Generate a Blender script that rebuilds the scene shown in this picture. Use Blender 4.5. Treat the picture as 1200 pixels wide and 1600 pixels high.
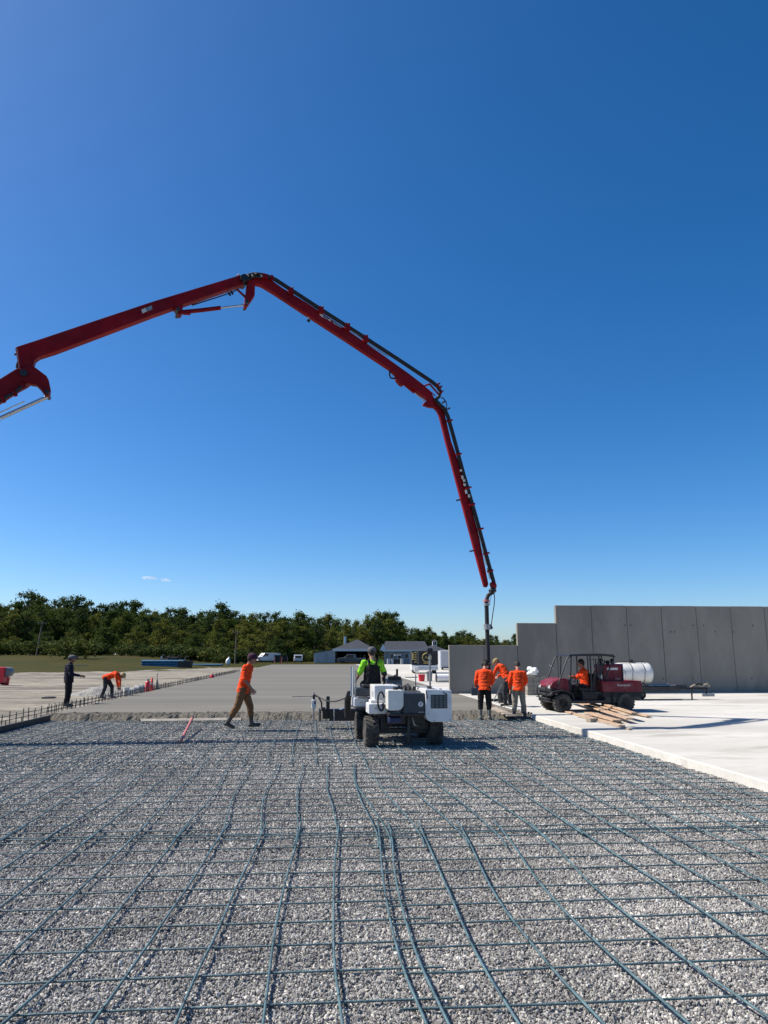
import bpy, bmesh, math, random
import numpy as np
from mathutils import Vector, Matrix, noise, Quaternion

for o in list(bpy.data.objects):
    bpy.data.objects.remove(o)
S = bpy.context.scene
COL = S.collection
R = math.radians

# ------------------------------------------------------------------ camera, sky, sun, exposure
F, YH, H, YAW = 1130.0, 1022.0, 1.90, 0.088
PITCH = math.atan((YH - 800.0) / F)
cam_data = bpy.data.cameras.new('camera')
cam_data.sensor_fit = 'VERTICAL'; cam_data.sensor_height = 36.0; cam_data.sensor_width = 27.0
cam_data.lens = F / 1600.0 * 36.0
cam_data.clip_start = 0.05; cam_data.clip_end = 9000.0
cam = bpy.data.objects.new('camera', cam_data); COL.objects.link(cam)
cam.location = (0, 0, H)
cam.rotation_euler = (R(90) + PITCH, 0, -YAW)
S.camera = cam

def cam2site(x, y):
    c, s = math.cos(YAW), math.sin(YAW)
    return (x * c + y * s, -x * s + y * c)

sx, sy = cam2site(-0.86, 0.147)
SUN = Vector((sx, sy, 1.0)).normalized()
world = bpy.data.worlds.new('World'); S.world = world; world.use_nodes = True
wn = world.node_tree; wn.nodes.clear()
sky = wn.nodes.new('ShaderNodeTexSky'); sky.sky_type = 'NISHITA'; sky.sun_disc = False
sky.sun_elevation = math.asin(SUN.z)
sky.sun_rotation = math.atan2(SUN.x, SUN.y)
sky.altitude = 0; sky.air_density = 0.75; sky.dust_density = 0.7; sky.ozone_density = 5.0
bgn = wn.nodes.new('ShaderNodeBackground'); bgn.inputs['Strength'].default_value = 0.107
hs = wn.nodes.new('ShaderNodeHueSaturation'); hs.inputs['Saturation'].default_value = 1.29
wo = wn.nodes.new('ShaderNodeOutputWorld')
wn.links.new(sky.outputs[0], hs.inputs['Color']); wn.links.new(hs.outputs[0], bgn.inputs[0]); wn.links.new(bgn.outputs[0], wo.inputs[0])

sl = bpy.data.lights.new('sun', 'SUN'); sl.energy = 5.0; sl.angle = R(0.5); sl.color = (1.0, 0.925, 0.82)
sun = bpy.data.objects.new('sun', sl); COL.objects.link(sun)
sun.rotation_euler = (-SUN).to_track_quat('-Z', 'Y').to_euler()
sun.location = SUN * 60

S.render.engine = 'CYCLES'
S.view_settings.view_transform = 'Standard'; S.view_settings.look = 'None'
S.view_settings.exposure = 0.53; S.view_settings.gamma = 1.0
S.view_settings.use_curve_mapping = False

# ------------------------------------------------------------------ helpers
def ray(px, py):
    r = (px - 600) / F; u = (800 - py) / F
    y = math.cos(PITCH) - u * math.sin(PITCH); z = math.sin(PITCH) + u * math.cos(PITCH)
    wx, wy = cam2site(r, y)
    return Vector((wx, wy, z))
def gp(px, py, z=0.0):
    d = ray(px, py); t = (z - H) / d.z
    return Vector((d.x * t, d.y * t, z))
def at_dist(px, py, D):
    """point seen at a pixel, D metres ahead of the camera"""
    d = ray(px, py)
    f = Vector(cam2site(0, 1))
    t = D / (d.x * f.x + d.y * f.y)
    return Vector((d.x * t, d.y * t, H + d.z * t))

MATS = {}
def mat(name, col, rough=0.6, var=0.12, scale=6.0, bump=0.0, bscale=40.0, metal=0.0, col2=None, spec=0.5, detail=6.0, coat=0.0, stretch=None, dust=0.0, dcol=(0.30, 0.275, 0.23)):
    """principled material with noise-driven colour variation, roughness variation and fine bump"""
    if name in MATS: return MATS[name]
    m = bpy.data.materials.new(name); m.use_nodes = True
    nt = m.node_tree; b = nt.nodes['Principled BSDF']
    tc = nt.nodes.new('ShaderNodeTexCoord')
    src = tc.outputs['Object']
    if stretch:
        mp = nt.nodes.new('ShaderNodeMapping'); mp.inputs['Scale'].default_value = stretch
        nt.links.new(src, mp.inputs[0]); src = mp.outputs[0]
    n = nt.nodes.new('ShaderNodeTexNoise'); n.inputs['Scale'].default_value = scale; n.inputs['Detail'].default_value = detail
    nt.links.new(src, n.inputs['Vector'])
    ramp = nt.nodes.new('ShaderNodeValToRGB')
    c = Vector(col[:3])
    lo = c * (1 - var); hi = Vector(col2[:3]) if col2 else c * (1 + var)
    ramp.color_ramp.elements[0].position = 0.3; ramp.color_ramp.elements[1].position = 0.7
    ramp.color_ramp.elements[0].color = (*lo, 1); ramp.color_ramp.elements[1].color = (*[min(1, v) for v in hi], 1)
    nt.links.new(n.outputs['Fac'], ramp.inputs[0]); cout = ramp.outputs[0]
    if dust:
        nd = nt.nodes.new('ShaderNodeTexNoise'); nd.inputs['Scale'].default_value = 3.2; nd.inputs['Detail'].default_value = 9; nd.inputs['Roughness'].default_value = 0.7
        nt.links.new(tc.outputs['Object'], nd.inputs['Vector'])
        md = nt.nodes.new('ShaderNodeMapRange'); md.inputs[1].default_value = 0.46; md.inputs[2].default_value = 0.72; md.inputs[4].default_value = dust
        nt.links.new(nd.outputs['Fac'], md.inputs[0])
        mxd = nt.nodes.new('ShaderNodeMix'); mxd.data_type = 'RGBA'; mxd.inputs[7].default_value = (*dcol, 1)
        nt.links.new(md.outputs[0], mxd.inputs[0]); nt.links.new(cout, mxd.inputs[6]); cout = mxd.outputs[2]
    nt.links.new(cout, b.inputs['Base Color'])
    b.inputs['Roughness'].default_value = rough; b.inputs['Metallic'].default_value = metal
    b.inputs['Specular IOR Level'].default_value = spec
    if coat: b.inputs['Coat Weight'].default_value = coat; b.inputs['Coat Roughness'].default_value = 0.12
    if bump:
        n2 = nt.nodes.new('ShaderNodeTexNoise'); n2.inputs['Scale'].default_value = bscale; n2.inputs['Detail'].default_value = 5
        nt.links.new(src, n2.inputs['Vector'])
        bp = nt.nodes.new('ShaderNodeBump'); bp.inputs['Strength'].default_value = bump; bp.inputs['Distance'].default_value = 0.02
        nt.links.new(n2.outputs['Fac'], bp.inputs['Height']); nt.links.new(bp.outputs[0], b.inputs['Normal'])
    MATS[name] = m
    return m

def tag(o, label=None, cat=None, group=None, kind=None):
    if label: o['label'] = label
    if cat: o['category'] = cat
    if group: o['group'] = group
    if kind: o['kind'] = kind
    return o
def empty(name, loc=(0, 0, 0), rz=0.0, label=None, cat=None, group=None):
    o = bpy.data.objects.new(name, None); COL.objects.link(o)
    o.location = loc; o.rotation_euler = (0, 0, rz); o.empty_display_size = 0.2
    return tag(o, label, cat, group)
def obj(name, bm, m, parent=None, bevel=0.0, smooth=None, seg=2):
    bmesh.ops.recalc_face_normals(bm, faces=bm.faces)
    me = bpy.data.meshes.new(name); bm.to_mesh(me); bm.free()
    if smooth is not None:
        me.shade_smooth(); me.set_sharp_from_angle(angle=R(smooth))
    me.materials.append(m)
    return link(name, me, parent, bevel, seg)
def link(name, me, parent=None, bevel=0.0, seg=2):
    o = bpy.data.objects.new(name, me); COL.objects.link(o)
    if parent: o.parent = parent
    if bevel:
        bv = o.modifiers.new('bevel', 'BEVEL'); bv.width = bevel; bv.segments = seg; bv.limit_method = 'ANGLE'; bv.angle_limit = R(35)
    return o
def struct(name, bm, m, **k):
    o = obj(name, bm, m, **k); o['kind'] = 'structure'; return o
def nb(): return bmesh.new()
def box(bm, x0, x1, y0, y1, z0, z1, M=None):
    vs = [bm.verts.new((x, y, z)) for z in (z0, z1) for y in (y0, y1) for x in (x0, x1)]
    for f in ((0, 2, 3, 1), (4, 5, 7, 6), (0, 1, 5, 4), (2, 6, 7, 3), (0, 4, 6, 2), (1, 3, 7, 5)):
        bm.faces.new([vs[i] for i in f])
    if M is not None:
        for v in vs: v.co = M @ v.co
    return bm
def frame(d):
    d = d.normalized(); a = Vector((0, 0, 1)) if abs(d.z) < 0.9 else Vector((1, 0, 0))
    u = d.cross(a).normalized(); return u, d.cross(u)
def tube(bm, pts, r, n=8, cap=True):
    pts = [Vector(p) for p in pts]; rings = []
    rs = r if isinstance(r, (list, tuple)) else [r] * len(pts)
    u = None
    for i, p in enumerate(pts):
        d = (pts[min(i + 1, len(pts) - 1)] - pts[max(i - 1, 0)])
        if d.length < 1e-9: d = Vector((0, 0, 1))
        d.normalize()
        if u is None: u, v = frame(d)
        else:
            u = (u - d * u.dot(d)).normalized()
        v = d.cross(u)
        rings.append([bm.verts.new(p + (u * math.cos(a) + v * math.sin(a)) * rs[i]) for a in [2 * math.pi * k / n for k in range(n)]])
    for a, b in zip(rings, rings[1:]):
        for k in range(n): bm.faces.new((a[k], a[(k + 1) % n], b[(k + 1) % n], b[k]))
    if cap:
        bm.faces.new(rings[0][::-1]); bm.faces.new(rings[-1])
    return bm
def cyl(bm, p0, p1, r0, r1=None, n=14): return tube(bm, [p0, p1], [r0, r0 if r1 is None else r1], n)
def bar(bm, p0, p1, w, h):
    """square bar between two points"""
    p0, p1 = Vector(p0), Vector(p1); u, v = frame(p1 - p0)
    vs = [bm.verts.new(p + u * a * w / 2 + v * b * h / 2) for p in (p0, p1) for a, b in ((-1, -1), (1, -1), (1, 1), (-1, 1))]
    for f in ((0, 1, 2, 3), (7, 6, 5, 4), (0, 4, 5, 1), (1, 5, 6, 2), (2, 6, 7, 3), (3, 7, 4, 0)): bm.faces.new([vs[i] for i in f])
    return bm
def lathe(bm, prof, M=None, n=24):
    """profile of (radius, height) turned about z"""
    rings = []
    for r, z in prof:
        rings.append([bm.verts.new((r * math.cos(2 * math.pi * k / n), r * math.sin(2 * math.pi * k / n), z)) for k in range(n)])
    for a, b in zip(rings, rings[1:]):
        for k in range(n): bm.faces.new((a[k], a[(k + 1) % n], b[(k + 1) % n], b[k]))
    bm.faces.new(rings[0][::-1]); bm.faces.new(rings[-1])
    if M is not None:
        for rg in rings:
            for v in rg: v.co = M @ v.co
    return bm
def ell(bm, c, rad, M=None, u=14, v=9):
    m = Matrix.Translation(Vector(c)) @ (M.to_4x4() if M is not None else Matrix()) @ Matrix.Diagonal((*rad, 1))
    bmesh.ops.create_uvsphere(bm, u_segments=u, v_segments=v, radius=1, matrix=m)
    return bm
def extr(bm, poly, fn, t0, t1):
    """closed outline (a,b) -> solid between t0 and t1 through fn(a,b,t)"""
    A = [bm.verts.new(fn(a, b, t0)) for a, b in poly]; B = [bm.verts.new(fn(a, b, t1)) for a, b in poly]
    n = len(poly)
    bm.faces.new(A); bm.faces.new(B[::-1])
    for k in range(n): bm.faces.new((A[k], B[k], B[(k + 1) % n], A[(k + 1) % n]))
    return bm
def grid(x0, x1, y0, y1, nx, ny, fz):
    bm = nb(); vs = []
    for j in range(ny + 1):
        row = []
        for i in range(nx + 1):
            x = x0 + (x1 - x0) * i / nx; y = y0 + (y1 - y0) * j / ny
            row.append(bm.verts.new((x, y, fz(x, y))))
        vs.append(row)
    for j in range(ny):
        for i in range(nx): bm.faces.new((vs[j][i], vs[j][i + 1], vs[j + 1][i + 1], vs[j + 1][i]))
    return bm
def copy_tree(o, parent=None):
    c = o.copy(); COL.objects.link(c); c.parent = parent
    for ch in o.children: copy_tree(ch, c)
    return c
def nz(x, y, z=0.0): return noise.noise(Vector((x, y, z)))

# ------------------------------------------------------------------ materials
def layered(name, base, cols, scales, rough=0.85, bump=0.5, bscale=8.0, voro=0.0, bdist=0.03, stretch=(1, 1, 1)):
    """ground material: several noise layers mixed over a base colour, with relief"""
    m = bpy.data.materials.new(name); m.use_nodes = True
    nt = m.node_tree; b = nt.nodes['Principled BSDF']; b.inputs['Roughness'].default_value = rough
    b.inputs['Specular IOR Level'].default_value = 0.08
    tc = nt.nodes.new('ShaderNodeTexCoord'); mp = nt.nodes.new('ShaderNodeMapping'); mp.inputs['Scale'].default_value = stretch
    nt.links.new(tc.outputs['Object'], mp.inputs[0])
    cur = nt.nodes.new('ShaderNodeRGB'); cur.outputs[0].default_value = (*base, 1); cur = cur.outputs[0]
    for c, (s, lo, hi, amt) in zip(cols, scales):
        n = nt.nodes.new('ShaderNodeTexNoise'); n.inputs['Scale'].default_value = s; n.inputs['Detail'].default_value = 7; n.inputs['Roughness'].default_value = 0.62
        nt.links.new(mp.outputs[0], n.inputs['Vector'])
        mr = nt.nodes.new('ShaderNodeMapRange'); mr.inputs[1].default_value = lo; mr.inputs[2].default_value = hi; mr.inputs[4].default_value = amt
        nt.links.new(n.outputs['Fac'], mr.inputs[0])
        mx = nt.nodes.new('ShaderNodeMix'); mx.data_type = 'RGBA'
        nt.links.new(mr.outputs[0], mx.inputs[0]); nt.links.new(cur, mx.inputs[6]); mx.inputs[7].default_value = (*c, 1)
        cur = mx.outputs[2]
    h = nt.nodes.new('ShaderNodeTexNoise'); h.inputs['Scale'].default_value = bscale; h.inputs['Detail'].default_value = 8
    nt.links.new(mp.outputs[0], h.inputs['Vector']); hout = h.outputs['Fac']
    if voro:
        v = nt.nodes.new('ShaderNodeTexVoronoi'); v.inputs['Scale'].default_value = voro; v.inputs['Randomness'].default_value = 1
        nt.links.new(mp.outputs[0], v.inputs['Vector'])
        hsv = nt.nodes.new('ShaderNodeSeparateColor'); nt.links.new(v.outputs['Color'], hsv.inputs[0])
        mr = nt.nodes.new('ShaderNodeMapRange'); mr.inputs[3].default_value = 0.55; mr.inputs[4].default_value = 1.5
        nt.links.new(hsv.outputs[0], mr.inputs[0])
        mx = nt.nodes.new('ShaderNodeVectorMath'); mx.operation = 'SCALE'
        nt.links.new(cur, mx.inputs[0]); nt.links.new(mr.outputs[0], mx.inputs['Scale']); cur = mx.outputs[0]
        sub = nt.nodes.new('ShaderNodeMath'); sub.operation = 'SUBTRACT'; nt.links.new(hsv.outputs[1], sub.inputs[0]); nt.links.new(v.outputs['Distance'], sub.inputs[1])
        hout = sub.outputs[0]
    bp = nt.nodes.new('ShaderNodeBump'); bp.inputs['Strength'].default_value = bump; bp.inputs['Distance'].default_value = bdist
    nt.links.new(hout, bp.inputs['Height']); nt.links.new(bp.outputs[0], b.inputs['Normal'])
    nt.links.new(cur, b.inputs['Base Color'])
    MATS[name] = m
    return m

M_grass = layered('field_grass', (0.038, 0.040, 0.0055), [(0.058, 0.046, 0.009), (0.022, 0.032, 0.004), (0.066, 0.052, 0.013)],
                  [(0.06, 0.42, 0.58, 0.9), (0.35, 0.45, 0.65, 0.7), (2.5, 0.5, 0.7, 0.6)], bump=0.9, bscale=5.0, bdist=0.2, stretch=(0.45, 1, 1))
M_dirt = layered('yard_dirt', (0.26, 0.236, 0.19), [(0.125, 0.114, 0.096), (0.36, 0.33, 0.268), (0.085, 0.078, 0.065)],
                 [(0.13, 0.42, 0.58, 0.85), (0.7, 0.48, 0.62, 0.7), (3.0, 0.52, 0.66, 0.8)], bump=0.8, bscale=6.0, bdist=0.08, stretch=(0.35, 1.2, 1))
M_gravelbed = layered('gravel_base', (0.37, 0.356, 0.332), [(0.25, 0.243, 0.23), (0.45, 0.428, 0.385)],
                      [(0.5, 0.45, 0.65, 0.7), (3.0, 0.5, 0.7, 0.5)], bump=1.0, voro=34.0, bdist=0.03)
M_white = layered('cured_concrete', (0.51, 0.495, 0.452), [(0.41, 0.396, 0.357), (0.57, 0.557, 0.515), (0.32, 0.30, 0.26), (0.44, 0.422, 0.378)],
                  [(0.16, 0.42, 0.58, 1.0), (0.55, 0.47, 0.62, 0.8), (0.9, 0.57, 0.66, 0.75), (6.0, 0.5, 0.66, 0.7)], rough=0.8, bump=0.10, bscale=14, bdist=0.02, stretch=(0.35, 1.0, 1))
M_wet = layered('fresh_concrete', (0.168, 0.159, 0.137), [(0.132, 0.126, 0.112), (0.20, 0.188, 0.156), (0.112, 0.107, 0.096), (0.145, 0.138, 0.12)],
                [(0.09, 0.40, 0.60, 0.9), (0.3, 0.45, 0.62, 0.7), (1.1, 0.58, 0.70, 0.5), (6.0, 0.5, 0.7, 0.4)], rough=0.75, bump=0.06, bscale=10, bdist=0.02, stretch=(0.12, 1.0, 1))
M_rough = layered('rough_concrete', (0.155, 0.143, 0.116), [(0.095, 0.088, 0.073), (0.21, 0.195, 0.16)],
                  [(6.0, 0.4, 0.6, 0.8), (18.0, 0.5, 0.7, 0.7)], rough=0.7, bump=1.0, bscale=28, bdist=0.04)
M_wall = layered('precast_concrete', (0.265, 0.243, 0.208), [(0.195, 0.180, 0.157), (0.33, 0.303, 0.26), (0.15, 0.138, 0.122)],
                 [(0.5, 0.4, 0.62, 0.8), (1.6, 0.5, 0.72, 0.5), (7.0, 0.58, 0.75, 0.4)], rough=0.8, bump=0.08, bscale=20, bdist=0.02, stretch=(1, 1, 0.35))
M_red = mat('boom_red_paint', (0.225, 0.004, 0.009), rough=0.5, var=0.30, scale=1.3, spec=0.15, dust=0.03, bump=0.03, bscale=6)
M_maroon = mat('maroon_plastic', (0.15, 0.004, 0.016), rough=0.45, var=0.18, scale=3, spec=0.3, dust=0.22)
M_black = mat('black_rubber', (0.016, 0.016, 0.018), rough=0.75, var=0.35, scale=14, bump=0.25, bscale=60)
M_blackmetal = mat('black_steel', (0.012, 0.0125, 0.014), rough=0.45, var=0.3, scale=9, bump=0.05, dust=0.10)
M_tyre = mat('tyre_rubber', (0.022, 0.021, 0.020), rough=0.85, var=0.3, scale=8, col2=(0.075, 0.068, 0.058), bump=0.3, bscale=45, dust=0.35, dcol=(0.20, 0.185, 0.155))
M_steel = mat('bright_steel', (0.62, 0.62, 0.63), rough=0.22, var=0.1, scale=20, metal=1.0)
M_galv = mat('dull_steel', (0.36, 0.355, 0.35), rough=0.5, var=0.25, scale=12, metal=0.7)
M_whitepaint = mat('white_paint', (0.70, 0.71, 0.71), rough=0.36, var=0.06, scale=5, col2=(0.74, 0.74, 0.73), coat=0.1, dust=0.45, dcol=(0.42, 0.40, 0.36))
M_slate = mat('slate_paint', (0.028, 0.037, 0.050), rough=0.4, var=0.2, scale=6, dust=0.12)
M_navy = mat('navy_plastic', (0.012, 0.018, 0.06), rough=0.5, var=0.2)
M_louvre = mat('louvre_grey', (0.07, 0.09, 0.09), rough=0.6, var=0.25, scale=30)
M_rebar = mat('green_epoxy_rebar', (0.058, 0.115, 0.135), rough=0.5, var=0.35, scale=9, col2=(0.11, 0.19, 0.21), bump=0.4, bscale=120)
M_darkbar = mat('weathered_rebar', (0.035, 0.04, 0.045), rough=0.7, var=0.35, scale=11)
M_form = mat('oiled_form', (0.022, 0.022, 0.022), rough=0.6, var=0.4, scale=3, bump=0.2)
M_tank = mat('white_poly_tank', (0.70, 0.68, 0.62), rough=0.42, var=0.05, scale=3, col2=(0.77, 0.755, 0.70), dust=0.25, dcol=(0.42, 0.39, 0.33))
M_wood = mat('plank_wood', (0.42, 0.27, 0.16), rough=0.75, var=0.25, scale=5, col2=(0.56, 0.40, 0.27), bump=0.2, bscale=30, stretch=(1, 8, 8))
M_oldwood = mat('old_wood', (0.30, 0.24, 0.18), rough=0.85, var=0.3, scale=5, col2=(0.42, 0.35, 0.27), bump=0.3, bscale=30, stretch=(1, 8, 8))
M_magnes = mat('magnesium_bar', (0.62, 0.60, 0.56), rough=0.5, var=0.15, scale=4)
M_strip = mat('weathered_strip', (0.38, 0.34, 0.28), rough=0.7, var=0.25, scale=4)
M_pinkbar = mat('faded_red_bar', (0.42, 0.13, 0.11), rough=0.6, var=0.25, scale=6)
M_coneorange = mat('cone_orange', (0.85, 0.06, 0.03), rough=0.5, var=0.1)
M_redplastic = mat('red_plastic', (0.62, 0.015, 0.03), rough=0.4, var=0.12)
M_greyplastic = mat('grey_plastic', (0.14, 0.15, 0.16), rough=0.5, var=0.15)
M_blue = mat('blue_sheet', (0.03, 0.13, 0.22), rough=0.5, var=0.3, scale=2)
M_gold = mat('gold_print', (0.42, 0.33, 0.10), rough=0.5, var=0.2, scale=10)
M_roof = mat('slate_metal_roof', (0.036, 0.039, 0.046), rough=0.6, var=0.15, scale=1.0)
M_siding = mat('pale_siding', (0.42, 0.42, 0.43), rough=0.6, var=0.08, scale=0.6)
M_siding2 = mat('grey_siding', (0.26, 0.262, 0.265), rough=0.6, var=0.08, scale=0.6)
M_trim = mat('white_trim', (0.74, 0.74, 0.73), rough=0.5, var=0.05)
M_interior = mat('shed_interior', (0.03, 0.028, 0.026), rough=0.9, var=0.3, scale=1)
M_glass = mat('car_glass', (0.012, 0.014, 0.018), rough=0.08, var=0.1)
M_carwhite = mat('car_white', (0.66, 0.67, 0.68), rough=0.3, var=0.04, coat=0.5)
M_cargrey = mat('car_grey', (0.055, 0.06, 0.07), rough=0.3, var=0.1, coat=0.5)
M_polewood = mat('utility_pole_wood', (0.16, 0.125, 0.095), rough=0.85, var=0.2, scale=4)
M_bark = mat('bark', (0.075, 0.062, 0.048), rough=0.9, var=0.35, scale=3, bump=0.4, bscale=12)

# ------------------------------------------------------------------ setting
XL, XR = -8.05, 6.28          # the strip being poured lies between these two edges
ZS = 0.15                     # slab thickness
bm = nb(); vs = [bm.verts.new(p) for p in ((-2600, -300, -0.06), (2600, -300, -0.06), (2600, 3200, -0.06), (-2600, 3200, -0.06))]; bm.faces.new(vs)
struct('ground', bm, M_grass)

def smooth01(t): t = max(0.0, min(1.0, t)); return t * t * (3 - 2 * t)
def terr(x, y):
    c, s_ = math.cos(YAW), math.sin(YAW); lat = x * c - y * s_; D = max(1.0, x * s_ + y * c)
    return 1.75 * smooth01((D - 78) / 85) * smooth01((-lat / D - 0.20) / 0.16)
struct('field', grid(-330, -14, 60, 330, 120, 100, lambda x, y: terr(x, y) - 0.055 + (0.10 * nz(x * 0.08, y * 0.08, 6) + 0.03 * nz(x * .4, y * .4)) * smooth01((y - 66) / 20) * smooth01((-16 - x) / 10)), M_grass, smooth=180)
def dirt_z(x, y):
    z = 0.05 * nz(x * 0.25, y * 0.2, 3) + 0.025 * nz(x * 1.3, y * 1.1, 5)
    e = max(0.0, min(1.0, (x + 9.5) / 1.2)); z = z * (1 - e) - 0.03 * e
    # low spoil berm between yard and field
    d = (y - (70 + 0.25 * (x + 30))) / 3.5
    if x < -14: z += 0.34 * math.exp(-d * d) * (0.55 + 0.6 * nz(x * 0.5, y * 0.5, 8)) * min(1, (-14 - x) / 5)
    return z
bm = grid(-75, XL, 6, 118, 130, 170, dirt_z)
for f in list(bm.faces):
    c = f.calc_center_median()
    lim = 73 + 0.3 * (c.x + 30) + 3.0 * nz(c.x * 0.2, 7) if c.x < -21 else 108 + 2 * nz(c.x * 0.3, 3)
    if c.y > lim: bm.faces.remove(f)
struct('dirt_yard', bm, M_dirt, smooth=180)

struct('gravel_bed', grid(XL - 0.02, XR, 0.5, 24, 190, 320, lambda x, y: 0.018 * nz(x * 0.6, y * 0.6, 1) + 0.012 * nz(x * 3, y * 3, 2) + 0.008 * nz(x * 9, y * 9, 4) - 0.005), M_gravelbed)

def slab(name, x0, x1, y0, y1, m, wob=0.0, seed=0):
    """flat slab with a slightly uneven front and left edge"""
    bm = nb(); n = 140
    tl = []; 
    for k in range(n + 1):
        t = k / n; y = y0 + (y1 - y0) * t ** 1.7
        w = wob * (nz(y * 2.1, seed) + 0.5 * nz(y * 7, seed + 3))
        tl.append((y, w))
    L0 = [bm.verts.new((x0 + w - 0.02 - abs(w) * 0.6, y, -0.04)) for y, w in tl]
    L1 = [bm.verts.new((x0 + w, y, ZS - 0.02)) for y, w in tl]
    L2 = [bm.verts.new((x0 + w + 0.022, y, ZS)) for y, w in tl]
    R1 = [bm.verts.new((x1, y, ZS)) for y, w in tl]; R0 = [bm.verts.new((x1, y, -0.04)) for y, w in tl]
    for k in range(n):
        for a, b in ((L0, L1), (L1, L2), (L2, R1), (R1, R0)):
            bm.faces.new((a[k], a[k + 1], b[k + 1], b[k]))
    for k in (0, n): bm.faces.new((L0[k], L1[k], L2[k], R1[k], R0[k]))
    return struct(name, bm, m)
slab('cured_pavement', XR, 60, 3.5, 128, M_white, wob=0.02, seed=5)
slab('fresh_pavement', XL, XR - 0.03, 23.0, 128, M_wet, wob=0.015, seed=9)

# rough front of the fresh pour: a ragged ramp of wet concrete down to the gravel
def front_y(x):
    base = 22.35 - 0.088 * (x + 8) if x < 0 else 21.6 - 0.05 * x
    return base + 0.26 * nz(x * 1.1, 40) + 0.16 * nz(x * 3.3, 41) + 0.07 * nz(x * 9, 42)
bm = nb(); rows = []
NX, NY = 300, 26
for j in range(NY + 1):
    t = j / NY; row = []
    for i in range(NX + 1):
        x = XL + 0.02 + (XR - 0.06 - XL) * i / NX
        y0 = front_y(x); y1 = 23.4
        y = y0 + (y1 - y0) * t
        ramp = min(1.0, t / 0.28); ramp = ramp * ramp * (3 - 2 * ramp)
        lump = (0.05 * nz(x * 2.6, y * 3, 1) + 0.045 * abs(nz(x * 7, y * 7, 2)) + 0.035 * nz(x * 17, y * 17, 2)) * (1 if t < 0.75 else max(0, (1 - t) / 0.25))
        z = -0.03 + (ZS + 0.033) * ramp + lump * (0.4 + 0.6 * ramp) - (0.01 if t > .95 else 0)
        row.append(bm.verts.new((x, y, z)))
    rows.append(row)
for j in range(NY):
    for i in range(NX): bm.faces.new((rows[j][i], rows[j][i + 1], rows[j + 1][i + 1], rows[j + 1][i]))
struct('placed_concrete_front', bm, M_rough)

# ------------------------------------------------------------------ loose crushed stone on the bed (geometry nodes instances)
rng = np.random.default_rng(4)
pts, scl = [], []
def scatter(y0, y1, dens, s0, s1):
    n = int((XR - XL) * (y1 - y0) * dens)
    x = rng.uniform(XL, XR - 0.01, n); y = rng.uniform(y0, y1, n)
    c, s = math.cos(YAW), math.sin(YAW)
    lat = x * c - y * s; fw = x * s + y * c
    k = (np.abs(lat) < fw * 0.60 + 1.2)
    x, y = x[k], y[k]
    pts.append(np.stack([x, y], 1)); scl.append(rng.uniform(s0, s1, len(x)) * rng.choice([0.7, 1, 1, 1.25], len(x)))
scatter(3.0, 8.0, 5200, 0.0040, 0.0100)
scatter(3.0, 9.0, 150, 0.010, 0.0155)
scatter(8.0, 13.0, 2300, 0.0060, 0.0120)
scatter(13.0, 23.0, 700, 0.008, 0.015)
pts = np.concatenate(pts); scl = np.concatenate(scl)
me = bpy.data.meshes.new('loose_gravel')
zz = [0.018 * nz(x * 0.6, y * 0.6, 1) + 0.012 * nz(x * 3, y * 3, 2) + 0.008 * nz(x * 9, y * 9, 4) for x, y in pts]
me.from_pydata(np.column_stack([pts, zz]).tolist(), [], [])
a = me.attributes.new('sc', 'FLOAT', 'POINT'); a.data.foreach_set('value', scl.astype(np.float32))
a = me.attributes.new('rt', 'FLOAT_VECTOR', 'POINT'); a.data.foreach_set('vector', rng.uniform(0, 6.28, (len(pts), 3)).astype(np.float32).ravel())
a = me.attributes.new('pk', 'INT', 'POINT'); a.data.foreach_set('value', rng.integers(0, 5, len(pts)).astype(np.int32))
ms = bpy.data.materials.new('crushed_stone'); ms.use_nodes = True
nt = ms.node_tree; b = nt.nodes['Principled BSDF']; b.inputs['Roughness'].default_value = 0.8
oi = nt.nodes.new('ShaderNodeObjectInfo'); rp = nt.nodes.new('ShaderNodeValToRGB')
els = rp.color_ramp.elements
els[0].position = 0; els[0].color = (0.12, 0.117, 0.112, 1); els[1].position = 1; els[1].color = (0.66, 0.63, 0.575, 1)
for p, c in ((0.35, (0.245, 0.237, 0.224, 1)), (0.65, (0.345, 0.332, 0.308, 1)), (0.9, (0.48, 0.459, 0.418, 1))):
    e = els.new(p); e.color = c
nt.links.new(oi.outputs['Random'], rp.inputs[0])
nl = nt.nodes.new('ShaderNodeTexNoise'); nl.inputs['Scale'].default_value = 0.55; nl.inputs['Detail'].default_value = 6; nl.inputs['Roughness'].default_value = 0.65; nt.links.new(oi.outputs['Location'], nl.inputs['Vector'])
mrl = nt.nodes.new('ShaderNodeMapRange'); mrl.inputs[1].default_value = 0.3; mrl.inputs[2].default_value = 0.7; mrl.inputs[3].default_value = 0.62; mrl.inputs[4].default_value = 1.25; nt.links.new(nl.outputs['Fac'], mrl.inputs[0])
vm = nt.nodes.new('ShaderNodeVectorMath'); vm.operation = 'SCALE'; nt.links.new(rp.outputs[0], vm.inputs[0]); nt.links.new(mrl.outputs[0], vm.inputs['Scale']); nt.links.new(vm.outputs[0], b.inputs['Base Color'])
me.materials.append(ms)
lg = bpy.data.objects.new('loose_gravel', me); COL.objects.link(lg)
tag(lg, 'loose grey crushed stone spread under the rebar mat', 'gravel', kind='stuff')
ng = bpy.data.node_groups.new('stones', 'GeometryNodeTree')
ng.interface.new_socket('Geometry', in_out='INPUT', socket_type='NodeSocketGeometry')
ng.interface.new_socket('Geometry', in_out='OUTPUT', socket_type='NodeSocketGeometry')
gi = ng.nodes.new('NodeGroupInput'); go = ng.nodes.new('NodeGroupOutput')
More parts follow.
